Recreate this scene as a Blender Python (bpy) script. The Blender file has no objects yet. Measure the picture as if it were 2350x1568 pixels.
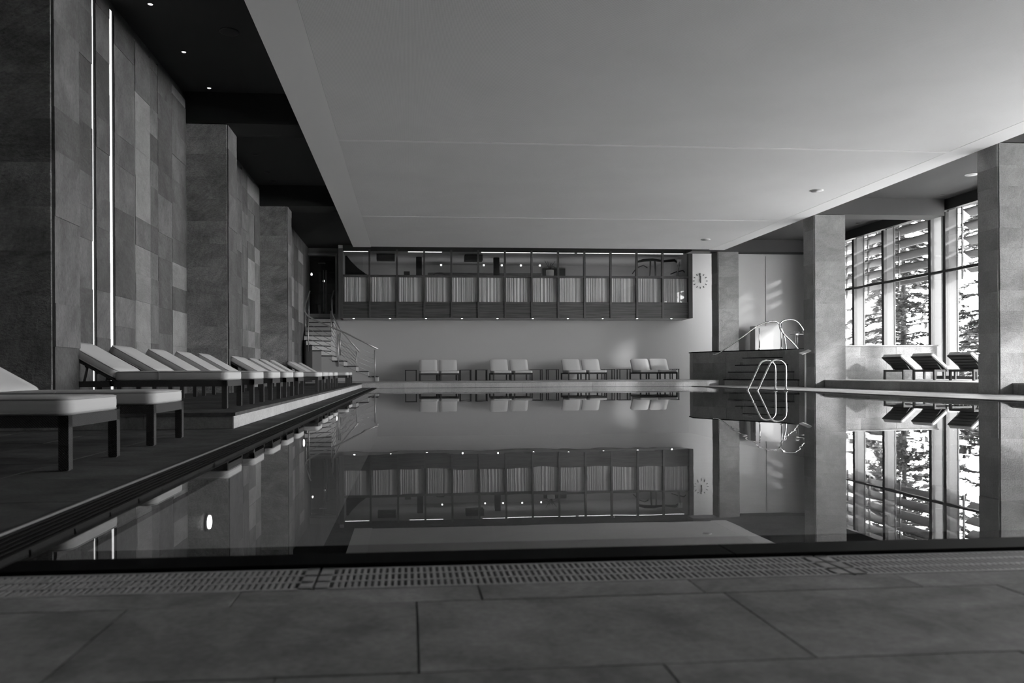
import bpy, bmesh, math, random
from mathutils import Vector, Matrix
random.seed(7)
PI = math.pi
scene = bpy.context.scene
C = scene.collection

# ---------------------------------------------------------------- camera
cd = bpy.data.cameras.new('camera'); cam = bpy.data.objects.new('camera', cd); C.objects.link(cam)
cd.sensor_width = 36.0; cd.lens = 28.0
cd.shift_x = (1175 - 1093.5) / 2350; cd.shift_y = (855.2 - 784) / 2350
th, rho = math.atan(155.5 / 1828), 0.005
Fv = Vector((math.sin(th), math.cos(th), 0)); Rv = Vector((math.cos(th), -math.sin(th), 0)); Zv = Vector((0, 0, 1))
ax = math.cos(rho) * Rv - math.sin(rho) * Zv; ay = math.sin(rho) * Rv + math.cos(rho) * Zv
m = Matrix((ax, ay, -Fv)).transposed().to_4x4(); m.translation = Vector((0, 0, 0.425))
cam.matrix_world = m
cd.dof.use_dof = True; cd.dof.focus_distance = 10.0; cd.dof.aperture_fstop = 5.0
cd.clip_start = 0.05; cd.clip_end = 400
scene.camera = cam
# ---------------------------------------------------------------- world, sun, exposure
w = bpy.data.worlds.new('world'); scene.world = w; w.use_nodes = True
SKY = 17.0
bg = w.node_tree.nodes['Background']; bg.inputs[0].default_value = (1, 1, 1, 1); bg.inputs[1].default_value = SKY
sd = bpy.data.lights.new('sun', 'SUN'); sun = bpy.data.objects.new('sun', sd); C.objects.link(sun)
sd.energy = 5.0; sd.angle = math.radians(3.5)
sun.rotation_euler = Vector((-.60, .75, -.29)).to_track_quat('-Z', 'Y').to_euler()
scene.view_settings.view_transform = 'Standard'; scene.view_settings.look = 'None'
scene.view_settings.exposure = 0.16; scene.view_settings.gamma = 1.0
scene.view_settings.use_curve_mapping = False
cy = scene.cycles
cy.max_bounces = 8; cy.diffuse_bounces = 4; cy.glossy_bounces = 4; cy.transmission_bounces = 4; cy.transparent_max_bounces = 16
cy.sample_clamp_indirect = 10; cy.use_denoising = True

def portal(name, loc, rot, sx, sy):
    l = bpy.data.lights.new(name, 'AREA'); l.shape = 'RECTANGLE'; l.size = sx; l.size_y = sy
    l.cycles.is_portal = True
    o = bpy.data.objects.new(name, l); C.objects.link(o); o.location = loc; o.rotation_euler = rot
portal('window_portal', (14.3, 13.7, 2.4), (0, PI / 2, 0), 4.6, 23.0)

# ---------------------------------------------------------------- materials
def new_mat(name):
    m = bpy.data.materials.new(name); m.use_nodes = True
    nt = m.node_tree; b = nt.nodes['Principled BSDF']; return m, nt, b
def g(v): return (v, v, v, 1)
def mat(name, col, rough=.6, metal=0., spec=.5):
    m, nt, b = new_mat(name)
    b.inputs['Base Color'].default_value = g(col); b.inputs['Roughness'].default_value = rough
    b.inputs['Metallic'].default_value = metal; b.inputs['Specular IOR Level'].default_value = spec
    return m
def emit(name, s):
    m, nt, b = new_mat(name)
    b.inputs['Base Color'].default_value = g(.8); b.inputs['Emission Color'].default_value = g(1); b.inputs['Emission Strength'].default_value = s
    return m
def N(nt, t, **kw):
    n = nt.nodes.new(t)
    for k, v in kw.items():
        if k in n.inputs: n.inputs[k].default_value = v
        else: setattr(n, k, v)
    return n
def stone(name, lo, hi, rough=.75, scale=2.2, bump=.35, fine=38., vary=.3, stretch=(1, 1, 1), veins=.0, spec=.3, bd=.012, stri=0.):
    """riven stone: big clouds, fine grain, per-slab tone shift and relief"""
    m, nt, b = new_mat(name); L = nt.links
    geo = N(nt, 'ShaderNodeNewGeometry'); oi = N(nt, 'ShaderNodeObjectInfo')
    mp = N(nt, 'ShaderNodeVectorMath', operation='MULTIPLY'); mp.inputs[1].default_value = stretch
    L.new(geo.outputs['Position'], mp.inputs[0])
    off = N(nt, 'ShaderNodeVectorMath', operation='SCALE'); L.new(oi.outputs['Random'], off.inputs['Scale']); off.inputs[0].default_value = (40, 57, 31)
    ad = N(nt, 'ShaderNodeVectorMath', operation='ADD'); L.new(mp.outputs[0], ad.inputs[0]); L.new(off.outputs[0], ad.inputs[1])
    n1 = N(nt, 'ShaderNodeTexNoise'); n1.inputs['Scale'].default_value = scale; n1.inputs['Detail'].default_value = 6; n1.inputs['Distortion'].default_value = .8
    n2 = N(nt, 'ShaderNodeTexNoise'); n2.inputs['Scale'].default_value = fine; n2.inputs['Detail'].default_value = 5; n2.inputs['Roughness'].default_value = .65
    L.new(ad.outputs[0], n1.inputs['Vector']); L.new(ad.outputs[0], n2.inputs['Vector'])
    r = N(nt, 'ShaderNodeMapRange'); r.inputs['From Min'].default_value = .3; r.inputs['From Max'].default_value = .7
    r.inputs['To Min'].default_value = lo; r.inputs['To Max'].default_value = hi
    L.new(n1.outputs['Fac'], r.inputs['Value'])
    v = N(nt, 'ShaderNodeMapRange'); v.inputs['To Min'].default_value = 1 - vary; v.inputs['To Max'].default_value = 1 + vary
    L.new(oi.outputs['Random'], v.inputs['Value'])
    f = N(nt, 'ShaderNodeMapRange'); f.inputs['From Min'].default_value = .3; f.inputs['From Max'].default_value = .7; f.inputs['To Min'].default_value = .82; f.inputs['To Max'].default_value = 1.18
    L.new(n2.outputs['Fac'], f.inputs['Value'])
    if stri:      # cleft striations, running at an angle of their own on every slab
        vr = N(nt, 'ShaderNodeVectorRotate'); vr.rotation_type = 'EULER_XYZ'
        ra = N(nt, 'ShaderNodeVectorMath', operation='SCALE'); ra.inputs[0].default_value = (2.6, 2.6, 1.0); L.new(oi.outputs['Random'], ra.inputs['Scale'])
        L.new(ad.outputs[0], vr.inputs['Vector']); L.new(ra.outputs[0], vr.inputs['Rotation'])
        sm_ = N(nt, 'ShaderNodeVectorMath', operation='MULTIPLY'); sm_.inputs[1].default_value = (3.2, 3.2, 16); L.new(vr.outputs[0], sm_.inputs[0])
        n3 = N(nt, 'ShaderNodeTexNoise'); n3.inputs['Scale'].default_value = 1.6; n3.inputs['Detail'].default_value = 7; n3.inputs['Roughness'].default_value = .7; n3.inputs['Distortion'].default_value = .5
        L.new(sm_.outputs[0], n3.inputs['Vector'])
        mixn = N(nt, 'ShaderNodeMath', operation='MULTIPLY_ADD'); mixn.inputs[1].default_value = .5; L.new(n3.outputs['Fac'], mixn.inputs[0])
        hf = N(nt, 'ShaderNodeMath', operation='MULTIPLY'); hf.inputs[1].default_value = .5; L.new(n2.outputs['Fac'], hf.inputs[0]); L.new(hf.outputs[0], mixn.inputs[2])
        L.new(mixn.outputs[0], f.inputs['Value']); f.inputs['From Min'].default_value = .36; f.inputs['From Max'].default_value = .64
        f.inputs['To Min'].default_value = 1 - stri; f.inputs['To Max'].default_value = 1 + stri
    m1 = N(nt, 'ShaderNodeMath', operation='MULTIPLY'); m2 = N(nt, 'ShaderNodeMath', operation='MULTIPLY')
    L.new(r.outputs[0], m1.inputs[0]); L.new(v.outputs[0], m1.inputs[1]); L.new(m1.outputs[0], m2.inputs[0]); L.new(f.outputs[0], m2.inputs[1])
    out = m2
    if veins:
        wv = N(nt, 'ShaderNodeTexNoise'); wv.inputs['Scale'].default_value = 1.3; wv.inputs['Detail'].default_value = 3; wv.inputs['Distortion'].default_value = 1.6
        L.new(ad.outputs[0], wv.inputs['Vector'])
        s = N(nt, 'ShaderNodeMath', operation='SUBTRACT'); s.inputs[1].default_value = .5; L.new(wv.outputs['Fac'], s.inputs[0])
        a = N(nt, 'ShaderNodeMath', operation='ABSOLUTE'); L.new(s.outputs[0], a.inputs[0])
        q = N(nt, 'ShaderNodeMapRange'); q.inputs['From Max'].default_value = .012; q.inputs['To Min'].default_value = 1 - veins; q.inputs['To Max'].default_value = 1
        L.new(a.outputs[0], q.inputs['Value'])
        m3 = N(nt, 'ShaderNodeMath', operation='MULTIPLY'); L.new(m2.outputs[0], m3.inputs[0]); L.new(q.outputs[0], m3.inputs[1]); out = m3
    L.new(out.outputs[0], b.inputs['Base Color'])
    hsum = N(nt, 'ShaderNodeMath', operation='MULTIPLY_ADD'); hsum.inputs[1].default_value = 1.6
    L.new((mixn if stri else n1).outputs[0], hsum.inputs[0]); L.new(n2.outputs['Fac'], hsum.inputs[2])
    bp = N(nt, 'ShaderNodeBump'); bp.inputs['Strength'].default_value = bump; bp.inputs['Distance'].default_value = bd
    L.new(hsum.outputs[0], bp.inputs['Height']); L.new(bp.outputs[0], b.inputs['Normal'])
    b.inputs['Roughness'].default_value = rough; b.inputs['Specular IOR Level'].default_value = spec
    return m
M = {}
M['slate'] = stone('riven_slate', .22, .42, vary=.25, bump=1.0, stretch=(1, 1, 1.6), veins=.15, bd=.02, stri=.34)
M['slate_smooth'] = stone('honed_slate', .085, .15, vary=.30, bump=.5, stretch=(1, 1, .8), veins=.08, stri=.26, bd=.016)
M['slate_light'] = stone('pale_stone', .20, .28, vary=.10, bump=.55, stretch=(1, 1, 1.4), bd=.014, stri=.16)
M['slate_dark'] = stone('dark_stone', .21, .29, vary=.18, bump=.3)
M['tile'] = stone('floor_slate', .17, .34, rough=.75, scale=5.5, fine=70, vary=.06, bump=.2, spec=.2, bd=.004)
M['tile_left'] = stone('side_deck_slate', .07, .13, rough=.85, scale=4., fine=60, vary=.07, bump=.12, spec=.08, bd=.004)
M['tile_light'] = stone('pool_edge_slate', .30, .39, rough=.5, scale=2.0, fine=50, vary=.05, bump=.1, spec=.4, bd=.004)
M['riser'] = stone('riser_stone', .42, .52, rough=.7, scale=3, fine=50, vary=.06, bump=.2)
M['joint'] = mat('joint', .05, .9)
M['kerb'] = mat('black_granite', .004, .7, spec=.03)
M['grate'] = mat('grate_plastic', .36, .5)
M['grate_dark'] = mat('wet_grate', .015, .6, spec=.1)
M['gap'] = mat('drain_dark', .004, .9, spec=.1)
M['render'] = mat('white_plaster', .45, .85, spec=.2)
M['ceiling_white'] = mat('ceiling_white', .92, .8, spec=.2)
M['ceiling_dark'] = mat('ceiling_black', .06, .8, spec=.15)
M['beam_dark'] = mat('beam_black', .02, .7, spec=.2)
M['ceiling_grey'] = mat('ceiling_grey', .055, .85, spec=.2)
M['beam_grey'] = mat('beam_grey', .075, .85, spec=.2)
M['frame_dark'] = mat('dark_frame', .016, .45)
M['fin'] = mat('pale_metal_outside', .085, .6)
M['louvre'] = mat('louvre_metal', .10, .6)
M['steel'] = mat('stainless_steel', .62, .22, 1.0)
M['rail'] = mat('satin_rail', .55, .4, .85)
M['steel_dark'] = mat('brushed_steel', .35, .4, 1.0)
M['cushion'] = mat('cushion_canvas', .56, .9, spec=.15)
M['piping'] = mat('cushion_piping', .40, .9, spec=.15)
M['strut'] = mat('strut_metal', .25, .45, .6)
M['dark_wood'] = mat('black_table', .02, .5)
M['black'] = mat('black_plastic', .012, .5)
M['interior'] = mat('gallery_plaster', .42, .85, spec=.2)
M['interior_dark'] = mat('gallery_dark', .03, .8, spec=.2)
M['corridor'] = mat('corridor_dark', .012, .6)
M['curtain'] = mat('curtain_cloth', .8, .9, spec=.1)
M['lamp'] = emit('lamp_glow', 25.)
M['lamp_soft'] = emit('lamp_soft', 3.)
M['lamp_dim'] = emit('lamp_dim', .8)
M['led'] = emit('led_strip', 2.2)
M['pool_lamp'] = emit('underwater_lamp', 7.)
M['slot'] = emit('slot_glow', 1.1)
M['pool'] = stone('pool_tile', .12, .16, rough=.5, vary=.0, bump=.0)
M['bark'] = mat('bark', .02, .9)
M['leaf'] = mat('needles', .07, .7)
M['leaf2'] = mat('needles_pale', .08, .7)
M['house'] = mat('pale_house', .42, .9)
M['ground'] = mat('pale_ground', .85, .95)
M['pot'] = mat('white_pot', .7, .4)

def glass_mat(name, tint=1.0, ior=1.45, rough=.0):
    m, nt, b = new_mat(name); L = nt.links; nt.nodes.remove(b)
    out = nt.nodes['Material Output']; t = N(nt, 'ShaderNodeBsdfTransparent'); t.inputs[0].default_value = g(tint)
    gl = N(nt, 'ShaderNodeBsdfGlossy'); gl.inputs['Roughness'].default_value = rough; gl.inputs['Color'].default_value = g(1)
    fr = N(nt, 'ShaderNodeFresnel'); gb = N(nt, 'ShaderNodeNewGeometry')
    mi = N(nt, 'ShaderNodeMapRange'); mi.inputs['To Min'].default_value = ior; mi.inputs['To Max'].default_value = 1 / ior   # same reflectance from either side of the thin pane
    L.new(gb.outputs['Backfacing'], mi.inputs['Value']); L.new(mi.outputs[0], fr.inputs['IOR'])
    mx = N(nt, 'ShaderNodeMixShader'); L.new(fr.outputs[0], mx.inputs[0]); L.new(t.outputs[0], mx.inputs[1]); L.new(gl.outputs[0], mx.inputs[2])
    L.new(mx.outputs[0], out.inputs[0]); return m, nt, fr, gl
M['glass'] = glass_mat('window_glass', .97, 1.3)[0]
M['glass_in'] = glass_mat('gallery_glass', .97, 1.4)[0]
wm, nt, fr, gl = glass_mat('pool_water', .80, 1.36); M['water'] = wm
L = nt.links
geo = N(nt, 'ShaderNodeNewGeometry'); mp = N(nt, 'ShaderNodeVectorMath', operation='MULTIPLY'); mp.inputs[1].default_value = (.9, .55, 1)
L.new(geo.outputs['Position'], mp.inputs[0])
nz = N(nt, 'ShaderNodeTexNoise'); nz.inputs['Scale'].default_value = 3.2; nz.inputs['Detail'].default_value = 2; L.new(mp.outputs[0], nz.inputs['Vector'])
nm = N(nt, 'ShaderNodeTexNoise'); nm.inputs['Scale'].default_value = .22; nm.inputs['Detail'].default_value = 1; L.new(geo.outputs['Position'], nm.inputs['Vector'])
mr = N(nt, 'ShaderNodeMapRange'); mr.inputs['From Min'].default_value = .45; mr.inputs['From Max'].default_value = .62; L.new(nm.outputs['Fac'], mr.inputs['Value'])
mu = N(nt, 'ShaderNodeMath', operation='MULTIPLY'); L.new(nz.outputs['Fac'], mu.inputs[0]); L.new(mr.outputs[0], mu.inputs[1])
bp = N(nt, 'ShaderNodeBump'); bp.inputs['Strength'].default_value = .5; bp.inputs['Distance'].default_value = .0028
L.new(mu.outputs[0], bp.inputs['Height']); L.new(bp.outputs[0], gl.inputs['Normal']); L.new(bp.outputs[0], fr.inputs['Normal'])

def wave_mat(name, lo, hi, scale, axis_vec, rough, bump=.5, bd=.01, noise=0.):
    m, nt, b = new_mat(name); L = nt.links
    tc = N(nt, 'ShaderNodeTexCoord'); oi = N(nt, 'ShaderNodeObjectInfo')
    mp = N(nt, 'ShaderNodeVectorMath', operation='MULTIPLY'); mp.inputs[1].default_value = axis_vec; L.new(tc.outputs['Object'], mp.inputs[0])
    off = N(nt, 'ShaderNodeVectorMath', operation='SCALE'); L.new(oi.outputs['Random'], off.inputs['Scale']); off.inputs[0].default_value = (9, 7, 5)
    ad = N(nt, 'ShaderNodeVectorMath', operation='ADD'); L.new(mp.outputs[0], ad.inputs[0]); L.new(off.outputs[0], ad.inputs[1])
    n1 = N(nt, 'ShaderNodeTexNoise'); n1.inputs['Scale'].default_value = scale; n1.inputs['Detail'].default_value = 4; L.new(ad.outputs[0], n1.inputs['Vector'])
    r = N(nt, 'ShaderNodeMapRange'); r.inputs['From Min'].default_value = .35; r.inputs['From Max'].default_value = .65; r.inputs['To Min'].default_value = lo; r.inputs['To Max'].default_value = hi
    L.new(n1.outputs['Fac'], r.inputs['Value']); L.new(r.outputs[0], b.inputs['Base Color'])
    b.inputs['Roughness'].default_value = rough; return m
M['wood'] = wave_mat('gallery_wood', .035, .095, 3.0, (.35, 1, 8), .45)
M['post_wood'] = wave_mat('gallery_post', .06, .09, 3.0, (6, 6, .3), .45)
def wicker():
    m, nt, b = new_mat('wicker'); L = nt.links
    tc = N(nt, 'ShaderNodeTexCoord'); ch = []
    sx = N(nt, 'ShaderNodeSeparateXYZ'); L.new(tc.outputs['Object'], sx.inputs[0])
    sxy = N(nt, 'ShaderNodeMath', operation='ADD'); L.new(sx.outputs[0], sxy.inputs[0]); L.new(sx.outputs[1], sxy.inputs[1])
    for o in (sxy.outputs[0], sx.outputs[2]):
        a = N(nt, 'ShaderNodeMath', operation='MULTIPLY'); a.inputs[1].default_value = 2 * PI / .011; L.new(o, a.inputs[0])
        s = N(nt, 'ShaderNodeMath', operation='SINE'); L.new(a.outputs[0], s.inputs[0]); ch.append(s)
    mu = N(nt, 'ShaderNodeMath', operation='MULTIPLY'); L.new(ch[0].outputs[0], mu.inputs[0]); L.new(ch[1].outputs[0], mu.inputs[1])
    r = N(nt, 'ShaderNodeMapRange'); r.inputs['From Min'].default_value = -1; r.inputs['To Min'].default_value = .012; r.inputs['To Max'].default_value = .05
    L.new(mu.outputs[0], r.inputs['Value']); L.new(r.outputs[0], b.inputs['Base Color'])
    bp = N(nt, 'ShaderNodeBump'); bp.inputs['Strength'].default_value = .6; bp.inputs['Distance'].default_value = .003
    L.new(mu.outputs[0], bp.inputs['Height']); L.new(bp.outputs[0], b.inputs['Normal']); b.inputs['Roughness'].default_value = .5
    return m
M['wicker'] = wicker()
def perforated():
    m, nt, b = new_mat('perforated_panel'); L = nt.links
    geo = N(nt, 'ShaderNodeNewGeometry'); sx = N(nt, 'ShaderNodeSeparateXYZ'); L.new(geo.outputs['Position'], sx.inputs[0]); ch = []
    for k in (0, 1):
        a = N(nt, 'ShaderNodeMath', operation='MULTIPLY'); a.inputs[1].default_value = 2 * PI / (.0152, .0125)[k]; L.new(sx.outputs[k], a.inputs[0])
        s = N(nt, 'ShaderNodeMath', operation='COSINE'); L.new(a.outputs[0], s.inputs[0])
        q = N(nt, 'ShaderNodeMapRange'); q.inputs['From Min'].default_value = -1; L.new(s.outputs[0], q.inputs['Value']); ch.append(q)
    mu = N(nt, 'ShaderNodeMath', operation='MULTIPLY'); L.new(ch[0].outputs[0], mu.inputs[0]); L.new(ch[1].outputs[0], mu.inputs[1])
    nz = N(nt, 'ShaderNodeTexNoise'); nz.inputs['Scale'].default_value = .9; nz.inputs['Detail'].default_value = 2; L.new(geo.outputs['Position'], nz.inputs['Vector'])
    r = N(nt, 'ShaderNodeMapRange'); r.inputs['To Min'].default_value = .91; r.inputs['To Max'].default_value = .64; L.new(mu.outputs[0], r.inputs['Value'])
    z = N(nt, 'ShaderNodeMapRange'); z.inputs['From Min'].default_value = .3; z.inputs['From Max'].default_value = .7; z.inputs['To Min'].default_value = .97; z.inputs['To Max'].default_value = 1.02; L.new(nz.outputs['Fac'], z.inputs['Value'])
    f = N(nt, 'ShaderNodeMath', operation='MULTIPLY'); L.new(r.outputs[0], f.inputs[0]); L.new(z.outputs[0], f.inputs[1])
    L.new(f.outputs[0], b.inputs['Base Color']); b.inputs['Roughness'].default_value = .8; b.inputs['Specular IOR Level'].default_value = .2
    return m
M['perf'] = perforated()

# ---------------------------------------------------------------- mesh helpers
class MB:
    def __init__(s): s.v = []; s.f = []; s.sm = []
    def add(s, vs, fs, smooth=False):
        n = len(s.v); s.v += [tuple(v) for v in vs]; s.f += [tuple(i + n for i in f) for f in fs]; s.sm += [smooth] * len(fs); return s
    def box(s, x0, x1, y0, y1, z0, z1):
        v = [(x, y, z) for z in (z0, z1) for y in (y0, y1) for x in (x0, x1)]
        return s.add(v, [(0, 2, 3, 1), (4, 5, 7, 6), (0, 1, 5, 4), (2, 6, 7, 3), (0, 4, 6, 2), (1, 3, 7, 5)])
    def prism(s, pts, z0, z1):
        """vertical prism over a plan polygon (counter-clockwise)"""
        n = len(pts); v = [(p[0], p[1], z0) for p in pts] + [(p[0], p[1], z1) for p in pts]
        f = [tuple(range(n))[::-1], tuple(range(n, 2 * n))] + [(i, (i + 1) % n, n + (i + 1) % n, n + i) for i in range(n)]
        return s.add(v, f)
    def extr(s, pts, y0, y1):
        """polygon in XZ extruded along Y"""
        n = len(pts); v = [(p[0], y0, p[1]) for p in pts] + [(p[0], y1, p[1]) for p in pts]
        f = [tuple(range(n)), tuple(range(n, 2 * n))[::-1]] + [(i, n + i, n + (i + 1) % n, (i + 1) % n) for i in range(n)]
        return s.add(v, f)
    def tube(s, pts, r, n=8, close=False, caps=True):
        P = [Vector(p) for p in pts]; k = len(P); rings = []
        rs = r if isinstance(r, (list, tuple)) else [r] * k
        up = None
        for i, p in enumerate(P):
            if close: t = (P[(i + 1) % k] - P[i - 1])
            else: t = P[min(i + 1, k - 1)] - P[max(i - 1, 0)]
            t.normalize()
            if up is None:
                up = Vector((0, 0, 1)) if abs(t.z) < .9 else Vector((1, 0, 0))
            a = t.cross(up)
            if a.length < 1e-5: a = t.cross(Vector((0, 1, 0)))
            a.normalize(); b = a.cross(t).normalized(); up = b
            rings.append([p + rs[i] * (math.cos(2 * PI * j / n) * a + math.sin(2 * PI * j / n) * b) for j in range(n)])
        v = [q for rg in rings for q in rg]; f = []
        for i in range(k if close else k - 1):
            a0, b0 = i * n, ((i + 1) % k) * n
            f += [(a0 + j, a0 + (j + 1) % n, b0 + (j + 1) % n, b0 + j) for j in range(n)]
        if caps and not close: f += [tuple(range(n))[::-1], tuple(range((k - 1) * n, k * n))]
        return s.add(v, f, True)
    def lathe(s, prof, cx, cy, n=20, cz=0.):
        v = []; f = []
        for (r, z) in prof: v += [(cx + r * math.cos(2 * PI * j / n), cy + r * math.sin(2 * PI * j / n), cz + z) for j in range(n)]
        for i in range(len(prof) - 1):
            f += [(i * n + j, i * n + (j + 1) % n, (i + 1) * n + (j + 1) % n, (i + 1) * n + j) for j in range(n)]
        f += [tuple(range(n))[::-1], tuple(range((len(prof) - 1) * n, len(prof) * n))]
        return s.add(v, f, True)
    def xf(s, mt):
        s.v = [tuple(mt @ Vector(v)) for v in s.v]; return s
    def mesh(s, name, mts):
        me = bpy.data.meshes.new(name); me.from_pydata(s.v, [], s.f); me.update()
        for mm in (mts if isinstance(mts, (list, tuple)) else [mts]): me.materials.append(mm)
        me.polygons.foreach_set('use_smooth', s.sm)
        bm = bmesh.new(); bm.from_mesh(me); bmesh.ops.recalc_face_normals(bm, faces=bm.faces); bm.to_mesh(me); bm.free()
        return me
    def build(s, name, mts, parent=None, label=None, loc=None):
        return link(name, s.mesh(name, mts), parent, label, loc)
def link(name, me, parent=None, label=None, loc=None):
    o = bpy.data.objects.new(name, me); C.objects.link(o)
    if parent is not None: o.parent = parent
    if label: o['label'] = label
    if loc is not None: o.location = loc
    return o
def tag(o, label, cat, group=None, kind=None):
    o['label'] = label; o['category'] = cat
    if group: o['group'] = group
    if kind: o['kind'] = kind
    return o
def empty(name, loc, rz=0.):
    o = bpy.data.objects.new(name, None); o.empty_display_size = .1; C.objects.link(o); o.location = loc; o.rotation_euler = (0, 0, rz); return o
def thing(name, label, cat, loc=(0, 0, 0), rz=0., group=None, kind=None):
    return tag(empty(name, loc, rz), label, cat, group, kind)
def copy_tree(o, parent=None):
    c = o.copy(); C.objects.link(c)
    if parent is not None: c.parent = parent
    for ch in [q for q in KIDS.get(o.name, [])]:
        d = copy_tree(ch, c)
    KIDS[c.name] = [q for q in bpy.data.objects if False]
    return c
KIDS = {}
def index_kids(root):
    for q in root.children_recursive: KIDS[q.name] = list(q.children)
    KIDS[root.name] = list(root.children)
def rbox_mesh(name, x, y, z, r, mt, seg=2):
    """bevelled box centred in x,y, bottom at 0"""
    bm = bmesh.new(); bmesh.ops.create_cube(bm, size=1)
    bmesh.ops.scale(bm, vec=(x, y, z), verts=bm.verts); bmesh.ops.translate(bm, vec=(0, 0, z / 2), verts=bm.verts)
    bmesh.ops.bevel(bm, geom=bm.edges[:], offset=r, segments=seg, profile=.5, affect='EDGES')
    me = bpy.data.meshes.new(name); bm.to_mesh(me); bm.free(); me.materials.append(mt); return me
UNIT = {}
def unit(mk):
    if mk not in UNIT:
        b = MB(); b.box(-.5, .5, -.5, .5, -.5, .5); me = b.mesh('stone_piece', M[mk]); UNIT[mk] = me
    return UNIT[mk]
def piece(name, mk, parent, x0, x1, y0, y1, z0, z1):
    o = link(name, unit(mk), parent); o.scale = (x1 - x0, y1 - y0, z1 - z0)
    o.location = ((x0 + x1) / 2, (y0 + y1) / 2, (z0 + z1) / 2); return o
def struct(name, b, mt, label=None, cat=None):
    o = b.build(name, mt); o['kind'] = 'structure'
    if label: o['label'] = label
    if cat: o['category'] = cat
    return o

# ================================================================ SETTING
D = .017          # deck level (water is 0)
PL = .137         # left platform
PF = .17          # far platform
PR = .207         # right platform
XW, XE = -3.28, 13.1
# floor base around the pool
b = MB()
b.box(-6, 16, -3, 1.70, -.3, D - .012); b.box(-6, -1.045, 1.70, 22.4, -.3, D - .012)
b.box(8.06, 16, 1.70, 22.4, -.3, D - .012); b.box(-6, 16, 22.4, 27.2, -.3, D - .012)
floor = struct('floor', b, M['joint'], 'dark slate pool deck running round the water', 'floor')
gp = .0016
def tiles(parent, xs, ys, z0, z1, mk='tile', name='tile', gap=gp):
    for (ya, yb) in ys:
        for xa, xb in zip(xs[:-1], xs[1:]):
            dz = random.uniform(-.0006, .0006)
            piece(name, mk, parent, xa + gap, xb - gap, ya + gap, yb - gap, z0, z1 + dz)
xs1 = [-2.61, -2.08, -1.55, -1.02, -.487, .012, .577, 1.11, 1.64, 2.17, 2.7]
xs0 = [-2.9, -2.35, -1.8, -1.25, -.71, -.18, .352, .88, 1.41, 1.94, 2.5]
xss = [-2.2, -1.6, -.97, -.315, .13, .543, .965, 1.4, 2.0, 2.6]
tiles(floor, xss, [(1.425, 1.522)], -.05, D, name='border_tile')
tiles(floor, xs1, [(1.087, 1.425), (.41, .75)], -.05, D)
tiles(floor, xs0, [(.75, 1.087), (.07, .41)], -.05, D)
ysl = [1.522 + .566 * i for i in range(9)]
tiles(floor, [-3.27, -2.72, -2.16, -1.60, -1.05], list(zip(ysl[:-1], ysl[1:])), -.05, D, 'tile_left')
ysl = [6.05 + .68 * i for i in range(25)]
tiles(floor, [-1.29, -1.05], list(zip(ysl[:-1], ysl[1:])), -.05, D, 'tile_left')
ysr = [2.2 + .8 * i for i in range(26)]
tiles(floor, [8.06, 9.0, 9.95], list(zip(ysr[:-1], ysr[1:])), -.05, D, 'tile_light')
# platforms (stepped floor levels)
b = MB(); b.box(-3.4, -1.31, 6.08, 26.9, D - .01, PL - .028)
pl = struct('floor', b, M['joint'], 'raised stone platform along the left wall under the row of loungers', 'platform')
ysp = [6.05 + .613 * i for i in range(35)]
tiles(pl, [-3.275, -2.61, -1.95, -1.285], list(zip(ysp[:-1], ysp[1:])), PL - .026, PL, 'tile_left', 'tile')
ysp = [6.06 + .9 * i for i in range(19)]
for ya, yb in zip(ysp[:-1], ysp[1:]): piece('riser_slab', 'riser', pl, -1.312, -1.30, ya, yb - .003, D, PL - .027)  # lighter stone puts window light into the pool-side risers
for xa, xb in ((-3.27, -2.6), (-2.6, -1.95), (-1.95, -1.302)): piece('riser_slab', 'tile', pl, xa, xb - .003, 6.062, 6.078, D, PL - .027)
XFL, XFR = -1.47, 8.95
b = MB(); b.box(-3.4, XFL, 22.45, 27.0, D, PF - .02); b.box(XFL, XFR, 22.43, 27.0, -.4, PF - .02)
pf = struct('floor', b, M['joint'], 'raised stone platform across the far end under the paired loungers', 'platform')
ysp = [22.4, 23.5, 24.6, 25.7, 26.88]
tiles(pf, [XFL - 1.8 + 1.223 * i for i in range(11)], list(zip(ysp[:-1], ysp[1:])), PF - .022, PF, 'tile_light', 'tile')
x = XFL
while x < XFR - .1:
    piece('riser_slab', 'riser', pf, x, min(x + .67, XFR) - .003, 22.405, 22.43, -.2, PF - .03); x += .67
b = MB(); b.box(9.97, 13.6, -3, 18.6, D, PR - .02); b.box(10.6, 13.6, 18.6, 22, D, PR - .02)
pr = struct('floor', b, M['joint'], 'raised stone platform beneath the tall windows on the right', 'platform')
ysp = [-2.5 + 1.055 * i for i in range(21)]
tiles(pr, [9.95, 11.1, 12.2, 13.4], list(zip(ysp[:-1], ysp[1:])), PR - .022, PR, 'tile_light', 'tile')
for ya, yb in zip(ysp[:-1], ysp[1:]): piece('riser_slab', 'slate_dark', pr, 9.962, 9.972, ya, yb - .003, D, PR - .024)

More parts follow.
